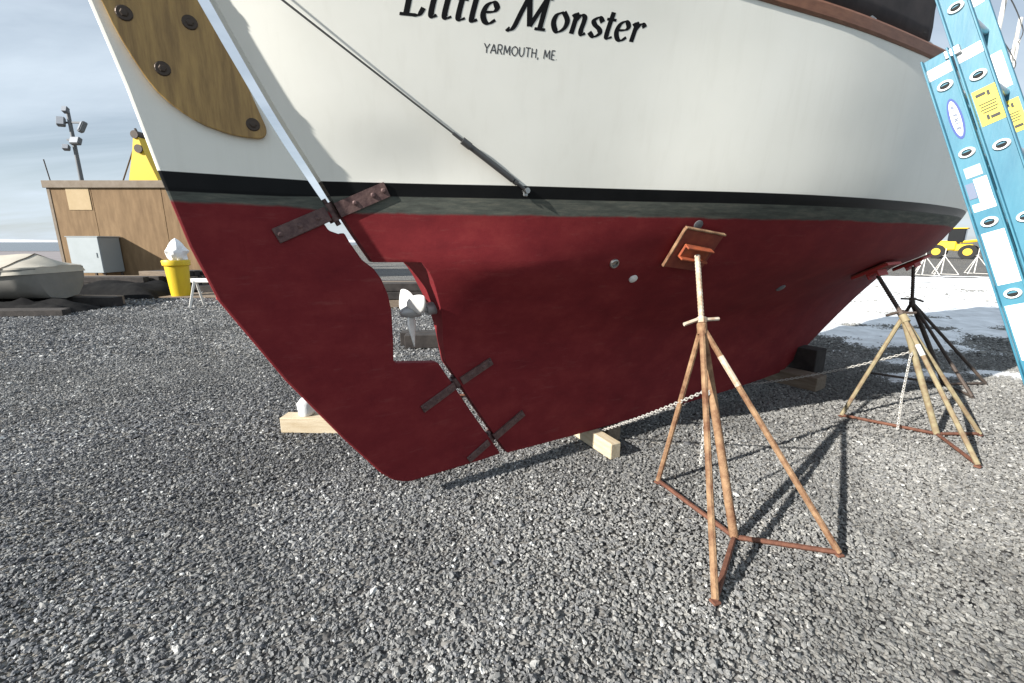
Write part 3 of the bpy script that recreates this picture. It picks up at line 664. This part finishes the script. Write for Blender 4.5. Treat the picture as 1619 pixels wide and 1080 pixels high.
# ------------------------------------------------------------------ jack stands
def wpt(p): return Vector(p)
def jack_stand(label, group, feet, node, apex, pad_sz, mats, side=1, hull_pad=True, rod_top=None, handle_dir=None, chain=None):
    """feet: three ground points; node: middle of the Y base; apex: where the legs meet the pipe; pad on the hull at (s, z)"""
    base = Vector((node[0], node[1], 0)); e_ = empty('jack_stand', base); tag(e_, label, 'jack stand', group)
    rel = lambda p: Vector(p) - base
    steel, foot_m, pipe_m, board, brk = mats
    A = rel(apex); Nn = rel((node[0], node[1], .035))
    F = [rel((f[0], f[1], .022)) for f in feet]
    for f in F:
        m = MB(); d = (f - A); m.tube(A + d * .03, f, .0155, n=8); m.build('leg', steel, e_, smooth=True)
        m = MB(); m.tube(Vector((Nn.x, Nn.y, .022)), f, .0125, n=6); m.build('base_bar', foot_m, e_, smooth=True)
        m = MB(); m.box(f + Vector((0, 0, -.010)), (.036, .036, .012), Matrix.Rotation(random.random(), 3, 'Z'), .003); m.build('foot_plate', foot_m, e_)
    m = MB(); m.tube(Vector((Nn.x, Nn.y, .02)), A, .0215, n=12); m.build('pipe', steel, e_, smooth=True)
    if hull_pad:
        s, z = pad_sz; nn = hull_normal(s, z); w_ = half(s, z)
        P = rel(b2w(s, side * w_, z)); dirn = (b2w(nn[0], side * nn[1], nn[2]) - b2w(0, 0, 0)).normalized(); top = P + dirn * .075
    else:
        top = rel(rod_top); dirn = None
    ax = (top - A).normalized()
    m = MB(); m.tube(A - ax * .05, A + ax * .012, .027, n=10); m.build('collar', steel, e_, smooth=True)
    m = MB(); m.tube(A, top, .0145, n=10)
    for i in range(int((top - A).length / .02)): m.tube(A + ax * (.02 + i * .02), A + ax * (.028 + i * .02), .0165, n=8)
    m.build('screw_rod', pipe_m, e_, smooth=True)
    hd = Vector(handle_dir or (1, .1, 0)).normalized(); c = A + ax * .03
    m = MB(); m.tube(c - ax * .014, c + ax * .018, .026, n=6)
    m.path([c - hd * .105 + Vector((0, 0, -.020)), c - hd * .03 + Vector((0, 0, .004)), c + hd * .03 + Vector((0, 0, .004)), c + hd * .105 + Vector((0, 0, .006))], .0105, 6)
    m.build('handle', pipe_m, e_)
    if hull_pad:
        zz = dirn; xx = Vector((bd[0], bd[1], 0)); xx = (xx - zz * xx.dot(zz)).normalized(); yy = zz.cross(xx); rot = Matrix((xx, yy, zz)).transposed()
        m = MB(); m.box(P + zz * .022, (.27, .25, .026), rot, .003); m.build('pad_board', board, e_)
        for sgn in (-1, 1):
            pass
        m = MB(); m.box(P + zz * .046, (.275, .016, .022), rot @ Matrix.Translation((0, 0, 0)).to_3x3(), .002)
        m2 = MB(); m2.box(P + zz * .030 + yy * .131, (.285, .010, .022), rot, .002); m2.box(P + zz * .030 - xx * .141, (.010, .25, .022), rot, .002); m2.build('edge_strip', 'rust' if brk == 'orange' else brk, e_)
        m3 = MB(); m3.box(P + zz * .046, (.19, .085, .022), rot, .003); m3.box(P + zz * .066 + yy * .036, (.19, .010, .04), rot, .002); m3.box(P + zz * .066 - yy * .036, (.19, .010, .04), rot, .002); m3.build('bracket', brk, e_)
    return e_
rusty = ('rust', 'rust_dark', 'rust_white', 'padply', 'orange')
tan = ('tan_steel', 'rust_dark', 'dark_steel', 'padply', 'redpaint')
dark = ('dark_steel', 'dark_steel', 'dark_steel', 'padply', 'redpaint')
G_ST = 'stands propping the sailboat'
APEX1 = (1.051, 2.410, .996)
js1 = jack_stand('rusty orange jack stand with bright orange pad bracket beside the red hull', G_ST, [(.8314, 1.5343), (1.5387, 1.8147), (.8946, 2.4579)], (1.1015, 1.9279), APEX1, (1.60, 1.412), rusty, handle_dir=(1, .18, 0))
# bare white paint left on one leg
bpos = js1.location; f = Vector((1.5387, 1.8147, .022)) - bpos; a = Vector(APEX1) - bpos
m = MB(); m.tube(a + (f - a) * .155, a + (f - a) * .30, .0165, n=8); m.build('paint_patch', 'rust_white', js1, smooth=True)
APEX2 = (3.05, 3.41, .88)
js2 = jack_stand('tan steel jack stand with a chain tail hanging between its legs', G_ST, [(2.783, 3.510), (3.054, 2.652), (3.564, 3.136)], (3.236, 3.136), APEX2, (3.80, 1.24), tan, handle_dir=(1, -.1, 0))
bpos = js2.location; f = Vector((3.054, 2.652, .022)) - bpos; a = Vector(APEX2) - bpos
m = MB(); m.tube(a + (f - a) * .22, a + (f - a) * .30, .0165, n=8); m.build('paint_patch', 'white_steel', js2, smooth=True)
def bp(s, w_, z=0): q = b2w(s, w_, z); return (q.x, q.y, q.z)
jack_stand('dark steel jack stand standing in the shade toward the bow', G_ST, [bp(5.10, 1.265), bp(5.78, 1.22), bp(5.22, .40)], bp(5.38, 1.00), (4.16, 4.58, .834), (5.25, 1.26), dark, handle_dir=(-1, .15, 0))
for (s0_, pad_, lab) in ((1.45, (1.60, 1.412), 'jack stand on the far side of the boat opposite the rusty orange one'), (3.75, (3.8, 1.24), 'jack stand on the far side of the boat opposite the tan one')):
    jack_stand(lab, G_ST, [bp(s0_ - .55, -1.45), bp(s0_ + .15, -1.6), bp(s0_ - .05, -.70)], bp(s0_ - .15, -1.23), bp(s0_, -.87, .95), pad_, tan, side=-1)

# chains tying the stands together under the keel
def chain(label, pts, tail):
    m = MB()
    def run(P):
        acc = 0; P = [Vector(p) for p in P]; k = 0; pitch = .021
        seg = [(P[i], P[i + 1]) for i in range(len(P) - 1)]
        for a, b in seg:
            L_ = (b - a).length; d = (b - a).normalized(); t = acc
            while t < L_:
                c = a + d * t; u = d.cross(Vector((0, 0, 1)) if abs(d.z) < .9 else Vector((1, 0, 0))).normalized()
                if k % 2: u = d.cross(u)
                ring = [c + d * (.0135 * math.cos(q)) + u * (.0080 * math.sin(q)) for q in [i * math.pi / 4 for i in range(9)]]
                m.path(ring, .0034, 4); k += 1; t += pitch
            acc = t - L_
    run(pts); run(tail)
    o = m.build('tie_chain', 'chain', None); return tag(o, label, 'chain', 'chains tying the stands together')
def sag(a, b, s_, n=14):
    a = Vector(a); b = Vector(b); return [a + (b - a) * (i / n) - Vector((0, 0, s_ * 4 * (i / n) * (1 - i / n))) for i in range(n + 1)]
def on(a, b, t): return Vector(a) + (Vector(b) - Vector(a)) * t
c1 = on((1.1015, 1.9279, .02), APEX1, .68)
chain('galvanised chain running from the rusty orange jack stand to the pale keel block', sag(c1, bp(1.46, .12, .128), .012) + [Vector(bp(1.40, -.15, .03)), Vector(bp(1.2, -.9, .02))], [c1, c1 + Vector((-.035, -.03, -.03)), c1 + Vector((-.045, -.06, -.30)), c1 + Vector((-.05, -.07, -.40))])
c2 = on((3.236, 3.136, .02), APEX2, .70)
chain('galvanised chain running from the tan jack stand under the forward keel', sag(c2, bp(3.45, .12, .125), .03) + [Vector(bp(3.4, -.2, .03)), Vector(bp(3.2, -1.0, .02))], [c2, c2 + Vector((-.04, -.03, -.03)), c2 + Vector((-.07, -.06, -.35)), c2 + Vector((-.09, -.10, -.60))])

# ------------------------------------------------------------------ timbers under and beside the keel
def beam(name, label, c, size, rz, mat, cat='timber block', group=None):
    m = MB(); m.box((0, 0, size[2] / 2), size, None, .006)
    o = m.build(name, mat, None, loc=(c[0], c[1], c[2])); o.rotation_euler = (0, 0, rz); return tag(o, label, cat, group)
q = b2w(1.42, 0.02, .0)
beam('keel_block', 'pale sawn timber block under the keel beside the rudder straps', (q.x, q.y, 0), (.58, .085, .115), BOAT_RZ + R(90) - R(6), 'timber')
q = b2w(1.60, -.1, .0)
beam('keel_block', 'old brown timber block under the keel just forward of the pale one', (q.x, q.y, 0), (.42, .12, .112), BOAT_RZ + R(84), 'old_timber')
q = b2w(4.15, .08, 0)
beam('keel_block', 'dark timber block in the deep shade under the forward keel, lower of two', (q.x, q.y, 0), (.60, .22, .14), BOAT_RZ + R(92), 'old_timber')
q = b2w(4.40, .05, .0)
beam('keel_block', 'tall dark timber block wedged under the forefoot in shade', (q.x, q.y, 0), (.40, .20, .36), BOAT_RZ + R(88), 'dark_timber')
beam('loose_timber', 'short pale timber lying on gravel behind the rudder edge', (-1.53, 3.25, 0), (.52, .13, .125), R(-2), 'timber')
m = MB(); m.lathe([(.055, 0), (.065, .03), (.058, .09), (.042, .13), (.012, .15)], 9); m.v = [(x + .008 * math.sin(z * 60), y, z) for x, y, z in m.v]
tag(m.build('snow_lump', 'snow', None, smooth=True, loc=(-1.615, 3.27, .126)), 'small white lump sitting on the pale timber behind the rudder', 'snow lump')

# ------------------------------------------------------------------ extension ladder leaning on the rail
LAD_INC = R(68.2)
def ladder():
    s_near = 1.95; width = .43
    w_foot = 1.855 + 1.245 / math.tan(LAD_INC)      # near rail line of the base section through its rung ends
    foot = b2w(s_near, w_foot, 0)
    lad = empty('extension_ladder', (foot.x, foot.y, 0), BOAT_RZ); tag(lad, 'blue fibreglass extension ladder leaning on the boat rail', 'ladder')
    # ladder frame: X along the boat (rungs), U up the ladder, V out of the ladder away from the hull
    U = Vector((0, math.cos(LAD_INC), math.sin(LAD_INC))); V = Vector((0, -math.sin(LAD_INC), math.cos(LAD_INC))); X = Vector((1, 0, 0))
    rot = Matrix((X, U, V)).transposed()
    def P(x, u, v): return X * x + U * u + V * v
    def section(name, u0, u1, v, inset, first_rung, tagn):
        sec = empty(name, (0, 0, 0)); sec.parent = lad
        xs = (inset, width - inset)
        for i, x in enumerate(xs):
            sgn = -1 if i == 0 else 1
            m = MB(); D = .088; T = .006; Fl = .030     # web plus two flanges turned outward
            m.box(P(x, (u0 + u1) / 2, v), (T, u1 - u0, D), rot, .001)
            for e_ in (-1, 1): m.box(P(x + sgn * (Fl / 2 + T / 2 - .0005), (u0 + u1) / 2, v + e_ * (D / 2 - .003)), (Fl, u1 - u0 - .0006, .006), rot, .001)
            m.build('rail', 'cyan', sec)
        u = first_rung; k = 0
        while u < u1 - .05:
            m = MB(); m.tube(P(xs[0] - .004, u, v), P(xs[1] + .004, u, v), .0175, n=12, caps=False); rg = m.build('rung', 'alu', sec, smooth=True)
            for i, x in enumerate(xs):
                sgn = -1 if i == 0 else 1; rr = []
                m = MB(); o_ = P(x + sgn * .004, u, v); n_ = 18; prof = [(.0265, 0), (.0265, .003), (.0235, .007), (.0165, .0068), (.0160, .001)]
                for r_, h_ in prof: rr.append([o_ + X * sgn * h_ + (U * math.cos(2 * math.pi * q / n_) * .80 + V * math.sin(2 * math.pi * q / n_)) * r_ for q in range(n_ + 1)])
                m.grid(rr); m.build('rung_ring', 'white_paint', rg, smooth=True)
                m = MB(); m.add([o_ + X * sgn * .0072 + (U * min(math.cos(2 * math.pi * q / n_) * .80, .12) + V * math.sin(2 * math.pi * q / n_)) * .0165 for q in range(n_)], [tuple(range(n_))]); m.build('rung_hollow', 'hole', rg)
            u += .3025; k += 1
        return sec, xs
    L_ = lambda w_, z: ((w_foot - w_) * math.cos(LAD_INC) + z * math.sin(LAD_INC))
    u_base_rung = L_(1.517, 2.09) % .3025
    base, bx = section('base_section', .02, L_(1.435, 2.205), 0, 0.0, u_base_rung, 'base')
    vf = .094
    u_fly_rung = (L_(1.60, 2.09) + .012)
    while u_fly_rung > .55: u_fly_rung -= .3025
    fly, fx = section('fly_section', .45, 3.95, vf, .012, u_fly_rung, 'fly')
    # stickers: name oval, warning panels, white panels; flat prints proud of the rail web
    def sticker(x, u, v, du, dv, mat, h=.0015, sgn=-1, nm='sticker'):
        m = MB(); m.box(P(x + sgn * (.003 + h / 2), u, v), (h, du, dv), rot); return m.build(nm, mat, base if v < .05 else fly)
    def oval(x, u, v, a, b_, mat, h, tgt):
        m = MB(); m.add([P(x - .003 - h, u + math.cos(q) * a, v + math.sin(q) * b_) for q in [i * math.pi / 14 for i in range(28)]], [tuple(range(28))]); return m.build('name_oval', mat, tgt)
    uR = L_(1.517, 2.09); uo = uR - .150
    oval(bx[0], uo, .0, .090, .0215, 'sticker_blue', .0012, base); oval(bx[0], uo, .0, .078, .0145, 'sticker_white', .0020, base)
    m = MB()    # the oval's small grey lettering
    G = {'W': [[(0, 1), (.2, 0)], [(.2, 0), (.4, .8)], [(.4, .8), (.6, 0)], [(.6, 0), (.8, 1)]], 'E': [[(0, 0), (0, 1)], [(0, 1), (.6, 1)], [(0, .5), (.5, .5)], [(0, 0), (.6, 0)]], 'R': [[(0, 0), (0, 1)], [(0, 1), (.6, .8)], [(.6, .8), (0, .5)], [(.2, .5), (.6, 0)]], 'N': [[(0, 0), (0, 1)], [(0, 1), (.6, 0)], [(.6, 0), (.6, 1)]]}
    hs = [.0026]
    for i, ch in enumerate('WERNER'):
        for st in G[ch]:
            hs[0] += .0001
            def plc(p, i=i): return P(bx[0] - .003 - hs[0], uo - (-.056 + (i + p.x * .8) * .019), -.007 + p.y * .014)
            stroke_mesh(m, st, plc, .16, .22, 20, 3)
    m.build('name_print', 'sticker_grey', base)
    sticker(bx[0], L_(1.505, 2.155) + .005, .0, .048, .086, 'sticker_white')
    sticker(bx[0], uR - .385, .0, .045, .050, 'cab_light'); sticker(bx[0], uR - .468, .012, .100, .040, 'sticker_white'); sticker(bx[0], uR - .462, -.022, .066, .024, 'sticker_grey', .0022); sticker(bx[0], uR - .535, .0, .032, .066, 'sticker_white')
    sticker(bx[0], uR - .755, .0, .22, .066, 'sticker_white'); sticker(bx[0], uR - 1.065, .0, .225, .066, 'sticker_white')
    sticker(fx[0], L_(1.505, 2.155) + .02, vf, .046, .086, 'sticker_white')
    def warning(x, u, v, sgn, tgt, du=.15, dv=.068):
        sticker(x, u, v, du, dv, 'sticker_yellow', .0015, sgn, 'warning_label')
        m = MB()
        for k, (a, b_, la, lb) in enumerate(((.052, -.012, .012, .028), (.048, .010, .020, .008), (-.050, .010, .012, .026), (-.046, -.010, .020, .008), (.012, 0, .004, .05), (.0, 0, .004, .044), (-.012, 0, .004, .05), (-.024, 0, .004, .04))):
            m.box(P(x + sgn * (.003 + .0022), u + a, v + b_), (.0012, la, lb), rot)
        m.build('warning_print', 'print', tgt)
    warning(fx[0], L_(1.505, 2.155) - .235 + .02, vf, -1, fly); warning(fx[1], L_(1.505, 2.155) - .20, vf, -1, fly)
    sticker(fx[1], L_(1.505, 2.155) + .02, vf, .17, .062, 'sticker_white', .0015, -1)
    sticker(fx[1], L_(1.505, 2.155) + .40, vf, .10, .062, 'sticker_white', .0015, -1)
    # rubber shoes on the ground, guide brackets where the sections overlap
    for x in bx:
        m = MB(); m.box(P(x, .015, 0) + Vector((0, 0, .012)), (.06, .05, .10), rot, .008); m.build('shoe', 'tyre', base)
        m = MB(); m.box(P(x, L_(1.435, 2.205) - .02, vf / 2 + .002), (.022, .035, .05), rot, .003); m.build('guide_bracket', 'alu', base)
ladder()

# ------------------------------------------------------------------ things in the yard behind, left
shed = empty('plywood_shed', (-10.6, 16.2, 0)); tag(shed, 'low brown plywood shed with a flat roof and one pale patch', 'shed')
SX0, SX1, SD, SH = -5.55, .3, 5.0, 3.30
x = SX0; k = 0
while x < SX1 - .01:
    wdt = min(2.44 if k else 1.5, SX1 - x); m = MB(); m.box((x + wdt / 2, 0, SH / 2 + .02), (wdt - .015, .05 + .004 * (k % 2), SH), None, .004); m.build('plywood_panel', 'shed_ply', shed); x += wdt; k += 1
m = MB(); m.box((SX0 + .03, SD / 2 + .04, SH / 2), (.06, SD - .03, SH)); m.box((SX1 - .03, SD / 2 + .04, SH / 2), (.06, SD - .03, SH)); m.box(((SX0 + SX1) / 2, SD + .06, SH / 2), (SX1 - SX0, .06, SH)); m.build('side_wall', 'shed_ply', shed)
m = MB(); m.box((SX0 + 1.03, -.035, 2.90), (.80, .014, .74), None, .003); m.build('patch_panel', 'shed_patch', shed)
m = MB(); m.box(((SX0 + SX1) / 2, SD / 2, SH + .14), (SX1 - SX0 + .12, SD + .12, .10)); m.build('roof', 'roof', shed)
m = MB(); m.box(((SX0 + SX1) / 2, -.07, SH + .09), (SX1 - SX0 + .20, .05, .24), None, .004); m.build('fascia', 'fascia', shed)
m = MB(); m.box(((SX0 + SX1) / 2 + 1.5, -.05, .16), (SX1 - SX0 - 3.2, .04, .28), None, .004); m.build('base_board', 'white_steel', shed)
m = MB(); m.box((SX0 + .03, -.033, SH / 2), (.10, .02, SH)); m.build('corner_board', 'fascia', shed)
m = MB(); m.path([(SX0 + .05, .1, SH + .15), (SX0 - .03, .1, SH + .92)], .018, 6); tag(m.build('roof_antenna', 'dark_steel', None, loc=(-10.6, 16.2, 0.0)), 'thin dark antenna at the corner of the shed roof', 'antenna')

cab = empty('electrical_cabinet', (-14.45, 15.70, 0)); tag(cab, 'grey electrical cabinet on legs in front of the plywood shed', 'cabinet')
m = MB(); m.box((0, .0, 1.0), (1.05, .82, 1.20), None, .015); m.build('casing', 'cab_grey', cab)
m = MB(); m.box((0, -.425, 1.0), (1.04, .025, 1.19), None, .008); m.build('door', 'cab_light', cab)
m = MB(); m.box((.40, -.445, 1.0), (.03, .02, .16), None, .004); m.build('handle', 'cab_grey', cab)
m = MB(); m.box((0, 0, 1.615), (1.12, .90, .025), None, .005); m.build('lid', 'cab_light', cab)
for sx in (-1, 1):
    for sy in (-1, 1):
        m = MB(); m.box((sx * .46, sy * .34, .20), (.06, .06, .398), None); m.build('leg', 'dark_steel', cab)

tub = empty('yellow_tub', (-8.9, 11.9, 0)); tag(tub, 'tall yellow plastic tub tapering to its base', 'tub')
m = MB(); m.lathe([(.20, .0), (.215, .01), (.275, .86), (.275, .95), (.25, .95), (.20, .04)], 28); m.build('body', 'yellow', tub, smooth=True)
m = MB(); m.lathe([(.276, .82), (.308, .84), (.318, .95), (.305, .975), (.265, .965), (.26, .82)], 28); m.build('rim', 'yellow', tub, smooth=True)
m = MB(); P = []
for i in range(13):
    t = i / 12; r = (.24 * math.sin(math.pi * min(1, t * .92 + .08)) ** .65) * (1 - .25 * t); row = []
    for j in range(21):
        a = j * 2 * math.pi / 20; q = r * (1 + .42 * mnoise.noise(Vector((math.cos(a) * 2.2, math.sin(a) * 2.2, t * 5)))) ; row.append((q * math.cos(a), q * math.sin(a), t * .66))
    P.append(row)
m.grid(P); tag(m.build('white_bag', 'bag', None, smooth=True, loc=(-8.83, 11.9, .88)), 'bulging white bag piled in the yellow tub', 'bag')

tr = empty('white_trestle', (-6.72, 10.0, 0)); tag(tr, 'small white wooden trestle beside the yellow tub', 'trestle')
m = MB(); m.box((0, 0, .60), (.95, .09, .09), None, .006); m.build('top_beam', 'white_steel', tr)
for sx in (-1, 1):
    for sy in (-1, 1):
        m = MB(); a = Vector((sx * .40, sy * .03, .58)); b = Vector((sx * .44, sy * .24, .0)); m.tube(a, b, .03, n=4); m.build('leg', 'white_steel', tr)
m = MB(); m.box((0, 0, .13), (.62, .40, .26), None, .03); m.box((.05, .02, .30), (.40, .30, .09), None, .02)
tag(m.build('red_crate', 'redpaint', None, loc=(-7.15, 11.3, .0)), 'red box on the gravel behind the white trestle', 'crate')

# covered dinghy at the left edge
din = empty('covered_dinghy', (-12.3, 9.75, -.15), R(4)); tag(din, 'dinghy under a pale canvas cover resting on dark timbers', 'dinghy')
LN = 4.6
def din_w(t): return .86 * (1 - .75 * max(0, (-t - .1)) ** 2.0) * (1 - .10 * max(0, t) ** 3)
P = []; Q = []
for i in range(41):
    t = -1 + 2 * i / 40; x = t * LN / 2; hw = max(din_w(t), .05); sh = .98 + .07 * t * t
    endr = 1 - max(0, (t - .90) / .10) ** 2 * .28; hw *= endr
    P.append([(x, -hw * c_, z_) for c_, z_ in ((1.0, sh), (.97, .80), (.86, .58), (.62, .42), (0, .36))] + [(x, hw * c_, z_) for c_, z_ in ((.62, .42), (.86, .58), (.97, .80), (1.0, sh))])
    row = []
    for j in range(21):
        u = -1 + j / 10; wr = .02 * math.sin(x * 5.1 + 2 * u) * (1 - abs(u)) + .03 * mnoise.noise(Vector((x * 1.6, u * 2.2, 4)))
        ridge = .30 * (1 - abs(u)) ** 1.1 * (1 - max(0, (t - .75) / .25) ** 2 * .8); drop = -.13 if abs(u) > .96 else 0
        row.append((x * 1.004, u * hw * 1.03 * (1.015 if abs(u) > .96 else 1), sh + .012 + ridge + wr + drop))
    Q.append(row)
m = MB(); m.grid(P); m.f += [tuple(range(9)), tuple(40 * 9 + i for i in range(9))]; m.build('hull', 'boat_grey', din, smooth=True)
m = MB(); m.grid(Q); m.f += [tuple(40 * 21 + i for i in range(21))]; m.build('cover', 'tarp', din, smooth=True)
for x in (-1.5, -.2, 1.0, 1.9):
    k_ = int((x / (LN / 2) + 1) * 20); m = MB(); m.path([(p[0], p[1] * 1.01, p[2] + .012) for p in Q[k_]], .011, 5); m.build('lashing', 'old_timber', din)
for x in (-1.3, 1.2):
    beam('cradle_timber', 'dark timber carrying the covered dinghy near its ' + ('narrow' if x < 0 else 'blunt') + ' end', (-12.3 + x, 9.7, 0), (.18, 1.9, .24), R(4), 'dark_timber', 'timber', 'timbers under the dinghy')
# dark clutter along the yard edge; two added past the propeller stand for shade
for i, (x, y, lx, ly, h_, rz) in enumerate(((-11.2, 12.6, 2.6, .7, .50, 3), (-9.9, 13.2, 1.5, .9, .62, -8), (-10.6, 8.75, 3.2, .40, .13, 4), (-9.9, 10.3, 1.8, .5, .22, -6), (-2.35, 10.3, 2.4, .9, .55, 6), (-7.9, 13.0, 3.4, .5, .22, 2), (-1.20, 6.15, .62, .40, .20, 8))):
    st_ = empty('timber_stack', (x, y, 0), R(rz)); nl = max(1, int(h_ / .14)); npx = max(2, int(ly / .2))
    for l_ in range(nl):
        for q in range(npx):
            m = MB(); m.box((random.uniform(-.12, .12), -ly / 2 + (q + .5) * ly / npx, (l_ + .5) * h_ / nl), (lx * random.uniform(.85, 1.05), ly / npx * .9, h_ / nl * .94), Matrix.Rotation(R(random.uniform(-2, 2)), 3, 'Z'), .008); m.build('plank', 'dark_timber' if (l_ + q + i) % 4 else 'old_timber', st_)
    tag(st_, ('stack of dark wet timbers behind the covered dinghy', 'taller stack of dark timbers in front of the electrical cabinet', 'low dark timbers on the gravel before the covered dinghy', 'low dark timbers between the covered dinghy and the yellow tub', 'added stack of dark timbers standing for shade seen through the propeller aperture', 'low dark timbers along the plywood shed behind the yellow tub', 'added dark timber offcuts standing for shade on the gravel just beyond the propeller aperture')[i], 'timber stack', 'dark timber stacks at the yard edge')
m = MB(); P = []
for i in range(19):
    row = []
    for j in range(15):
        u = -1 + i / 9; v = -1 + j / 7; e_ = max(0, 1 - max(abs(u), abs(v)) ** 3); row.append((u * 1.3, v * .7, e_ * (.38 + .16 * mnoise.noise(Vector((u * 2.5, v * 2.5, 1)))) + .012))
    P.append(row)
m.grid(P); tag(m.build('black_tarpaulin', 'black_tarp', None, smooth=True, loc=(-10.55, 12.05, 0.0)), 'crumpled black tarpaulin heaped beside the covered dinghy', 'tarpaulin')
m = MB(); m.box((0, 0, .09), (2.2, .30, .05), None, .005); m.box((0, .35, .09), (2.2, .26, .05), None, .005)
pt = empty('pallet', (-8.6, 12.1, 0)); tag(pt, 'pale plank pallet under the yellow tub', 'pallet')
for y in (-.42, -.14, .14, .42):
    m = MB(); m.box((0, y, -.012), (2.3, .24, .022), None, .004); o = m.build('plank', 'old_timber', pt); o.location.z = .035

# floodlight mast beyond the shed
FLX, FLY = -22.1, 24.0
fl = empty('floodlight_mast', (FLX, FLY, 0)); tag(fl, 'tall grey floodlight mast rising behind the plywood shed', 'light mast')
m = MB(); m.tube((0, 0, 0), (0, 0, 7.9), .12, .08, n=12); m.build('pole', 'lamp_grey', fl, smooth=True)
m = MB(); m.box((.20, 0, 7.25), (1.0, .08, .08)); m.box((.0, 0, 6.45), (.62, .08, .08)); m.build('crossarm', 'lamp_grey', fl)
for (x, z, sx, sz, rz) in ((-.35, 7.25, .42, .62, 25), (.95, 7.0, .45, .70, -35), (.35, 6.35, .62, .48, 0), (-.35, 6.05, .36, .36, 20), (.10, 7.78, .30, .40, 10)):
    rt = Matrix.Rotation(R(rz), 3, 'Z') @ Matrix.Rotation(R(-25), 3, 'X'); sx *= .78; sz *= .78; x *= .78; m = MB(); m.box((x, -.18, z), (sx, .22, sz), rt, .04); hd = m.build('lamp_head', 'lamp_grey', fl)
    m = MB(); m.box(Vector((x, -.18, z)) + rt @ Vector((0, -.115, 0)), (sx * .86, .02, sz * .84), rt, .005); m.build('lens', 'lamp_lens', hd)

# yellow boom with its stay behind the shed
yb = empty('yellow_crane_boom', (-17.05, 21.5, 0)); tag(yb, 'yellow steel crane boom tapering to a point behind the plywood shed', 'crane')
m = MB(); P = []
for z, x0, x1 in ((0, -1.5, 2.1), (2.8, -.75, 1.35), (4.2, -.36, .95), (5.5, .04, .50), (6.0, .16, .38)): P.append([(x0, -.25, z), (x1, -.25, z), (x1, .25, z), (x0, .25, z), (x0, -.25, z)])
m.grid(P); m.build('boom', 'yellow_steel', yb)
m = MB(); m.tube((.26, -.3, 6.1), (.26, .3, 6.1), .17, n=14); m.tube((.36, -.28, 5.5), (.36, -.34, 5.5), .18, n=14); m.build('sheave', 'dark_steel', yb, smooth=True)
m = MB(); m.tube((.10, 0, 5.95), (-1.9, 0, 2.2), .03, n=6); m.build('stay', 'dark_steel', yb)
m = MB(); m.tube((.26, 0, 6.0), (.12, 0, 6.4), .05, n=8); m.build('tip', 'dark_steel', yb)

# ------------------------------------------------------------------ things in the yard behind, right
ld = empty('wheel_loader', (38.5, 39.5, 0), R(-50)); ld.scale = (.82, .82, .82); tag(ld, 'yellow wheel loader parked across the gravel', 'loader')
m = MB(); m.box((-.9, 0, 1.35), (2.4, 1.5, 1.0), None, .12); m.build('engine_hood', 'yellow_steel', ld)
m = MB(); m.box((.75, 0, 1.15), (1.5, 1.3, .7), None, .08); m.build('front_frame', 'yellow_steel', ld)
m = MB(); m.box((.15, 0, 2.35), (1.3, 1.4, 1.5), None, .10); cbn = m.build('cab', 'glass_dark', ld)
m = MB(); m.box((.15, 0, 3.12), (1.5, 1.55, .12), None, .04); m.build('cab_roof', 'yellow_steel', cbn)
for x in (-1.15, 1.25):
    for y in (-.95, .95):
        m = MB(); m.tube((x, y - .22, .72), (x, y + .22, .72), .72, n=24); wh = m.build('wheel', 'tyre', ld, smooth=True)
        m = MB(); m.tube((x, y - .235, .72), (x, y + .235, .72), .36, n=16); m.build('rim', 'yellow_steel', wh, smooth=True)
for y in (-.55, .55):
    m = MB(); m.path([(.5, y, 1.7), (1.9, y, 1.9), (2.9, y, .7)], [.14, .16, .12], 6); m.build('lift_arm', 'yellow_steel', ld)
m = MB(); m.box((3.3, 0, .55), (.9, 2.4, .9), Matrix.Rotation(R(15), 3, 'Y'), .05); m.build('bucket', 'dark_steel', ld)
whites = ('white_steel', 'white_steel', 'white_steel', 'white_steel', 'white_steel')
for (cx_, cy_, lab) in ((18.0, 19.6, 'spare white jack stand standing closest to the red hull'), (19.4, 20.2, 'spare white jack stand between two other white ones before the loader'), (21.3, 20.6, 'spare white jack stand closest to the blue ladder')):
    jack_stand(lab, 'spare white stands', [(cx_ - .5, cy_ - .2), (cx_ + .45, cy_ - .35), (cx_ + .05, cy_ + .5)], (cx_, cy_), (cx_, cy_, .82), None, whites, hull_pad=False, rod_top=(cx_, cy_, 1.15))

for i, (x, y, sx, sy, sz, lab) in enumerate(((-10.2, 9.35, 1.1, .45, .5, 'black tarpaulin for debris and painted shade low on the gravel beside the dinghy end'), (-11.9, 8.95, 1.3, .4, .45, 'black tarpaulin for debris and painted shade under the side of the covered dinghy'))):  # black sheets stand for debris together with the shade around the dinghy
    m = MB(); P = []
    for a in range(19):
        P.append([(u * sx, v * sy, max(0, 1 - max(abs(u), abs(v)) ** 3) * sz * (.42 + .30 * mnoise.noise(Vector((u * 3 + i * 5, v * 2.5, 2)))) + .012) for u in [-1 + a / 9] for v in [-1 + j / 7 for j in range(15)]])
    m.grid(P); tag(m.build('black_tarpaulin', 'black_tarp', None, smooth=True, loc=(x, y, 0)), lab, 'tarpaulin')
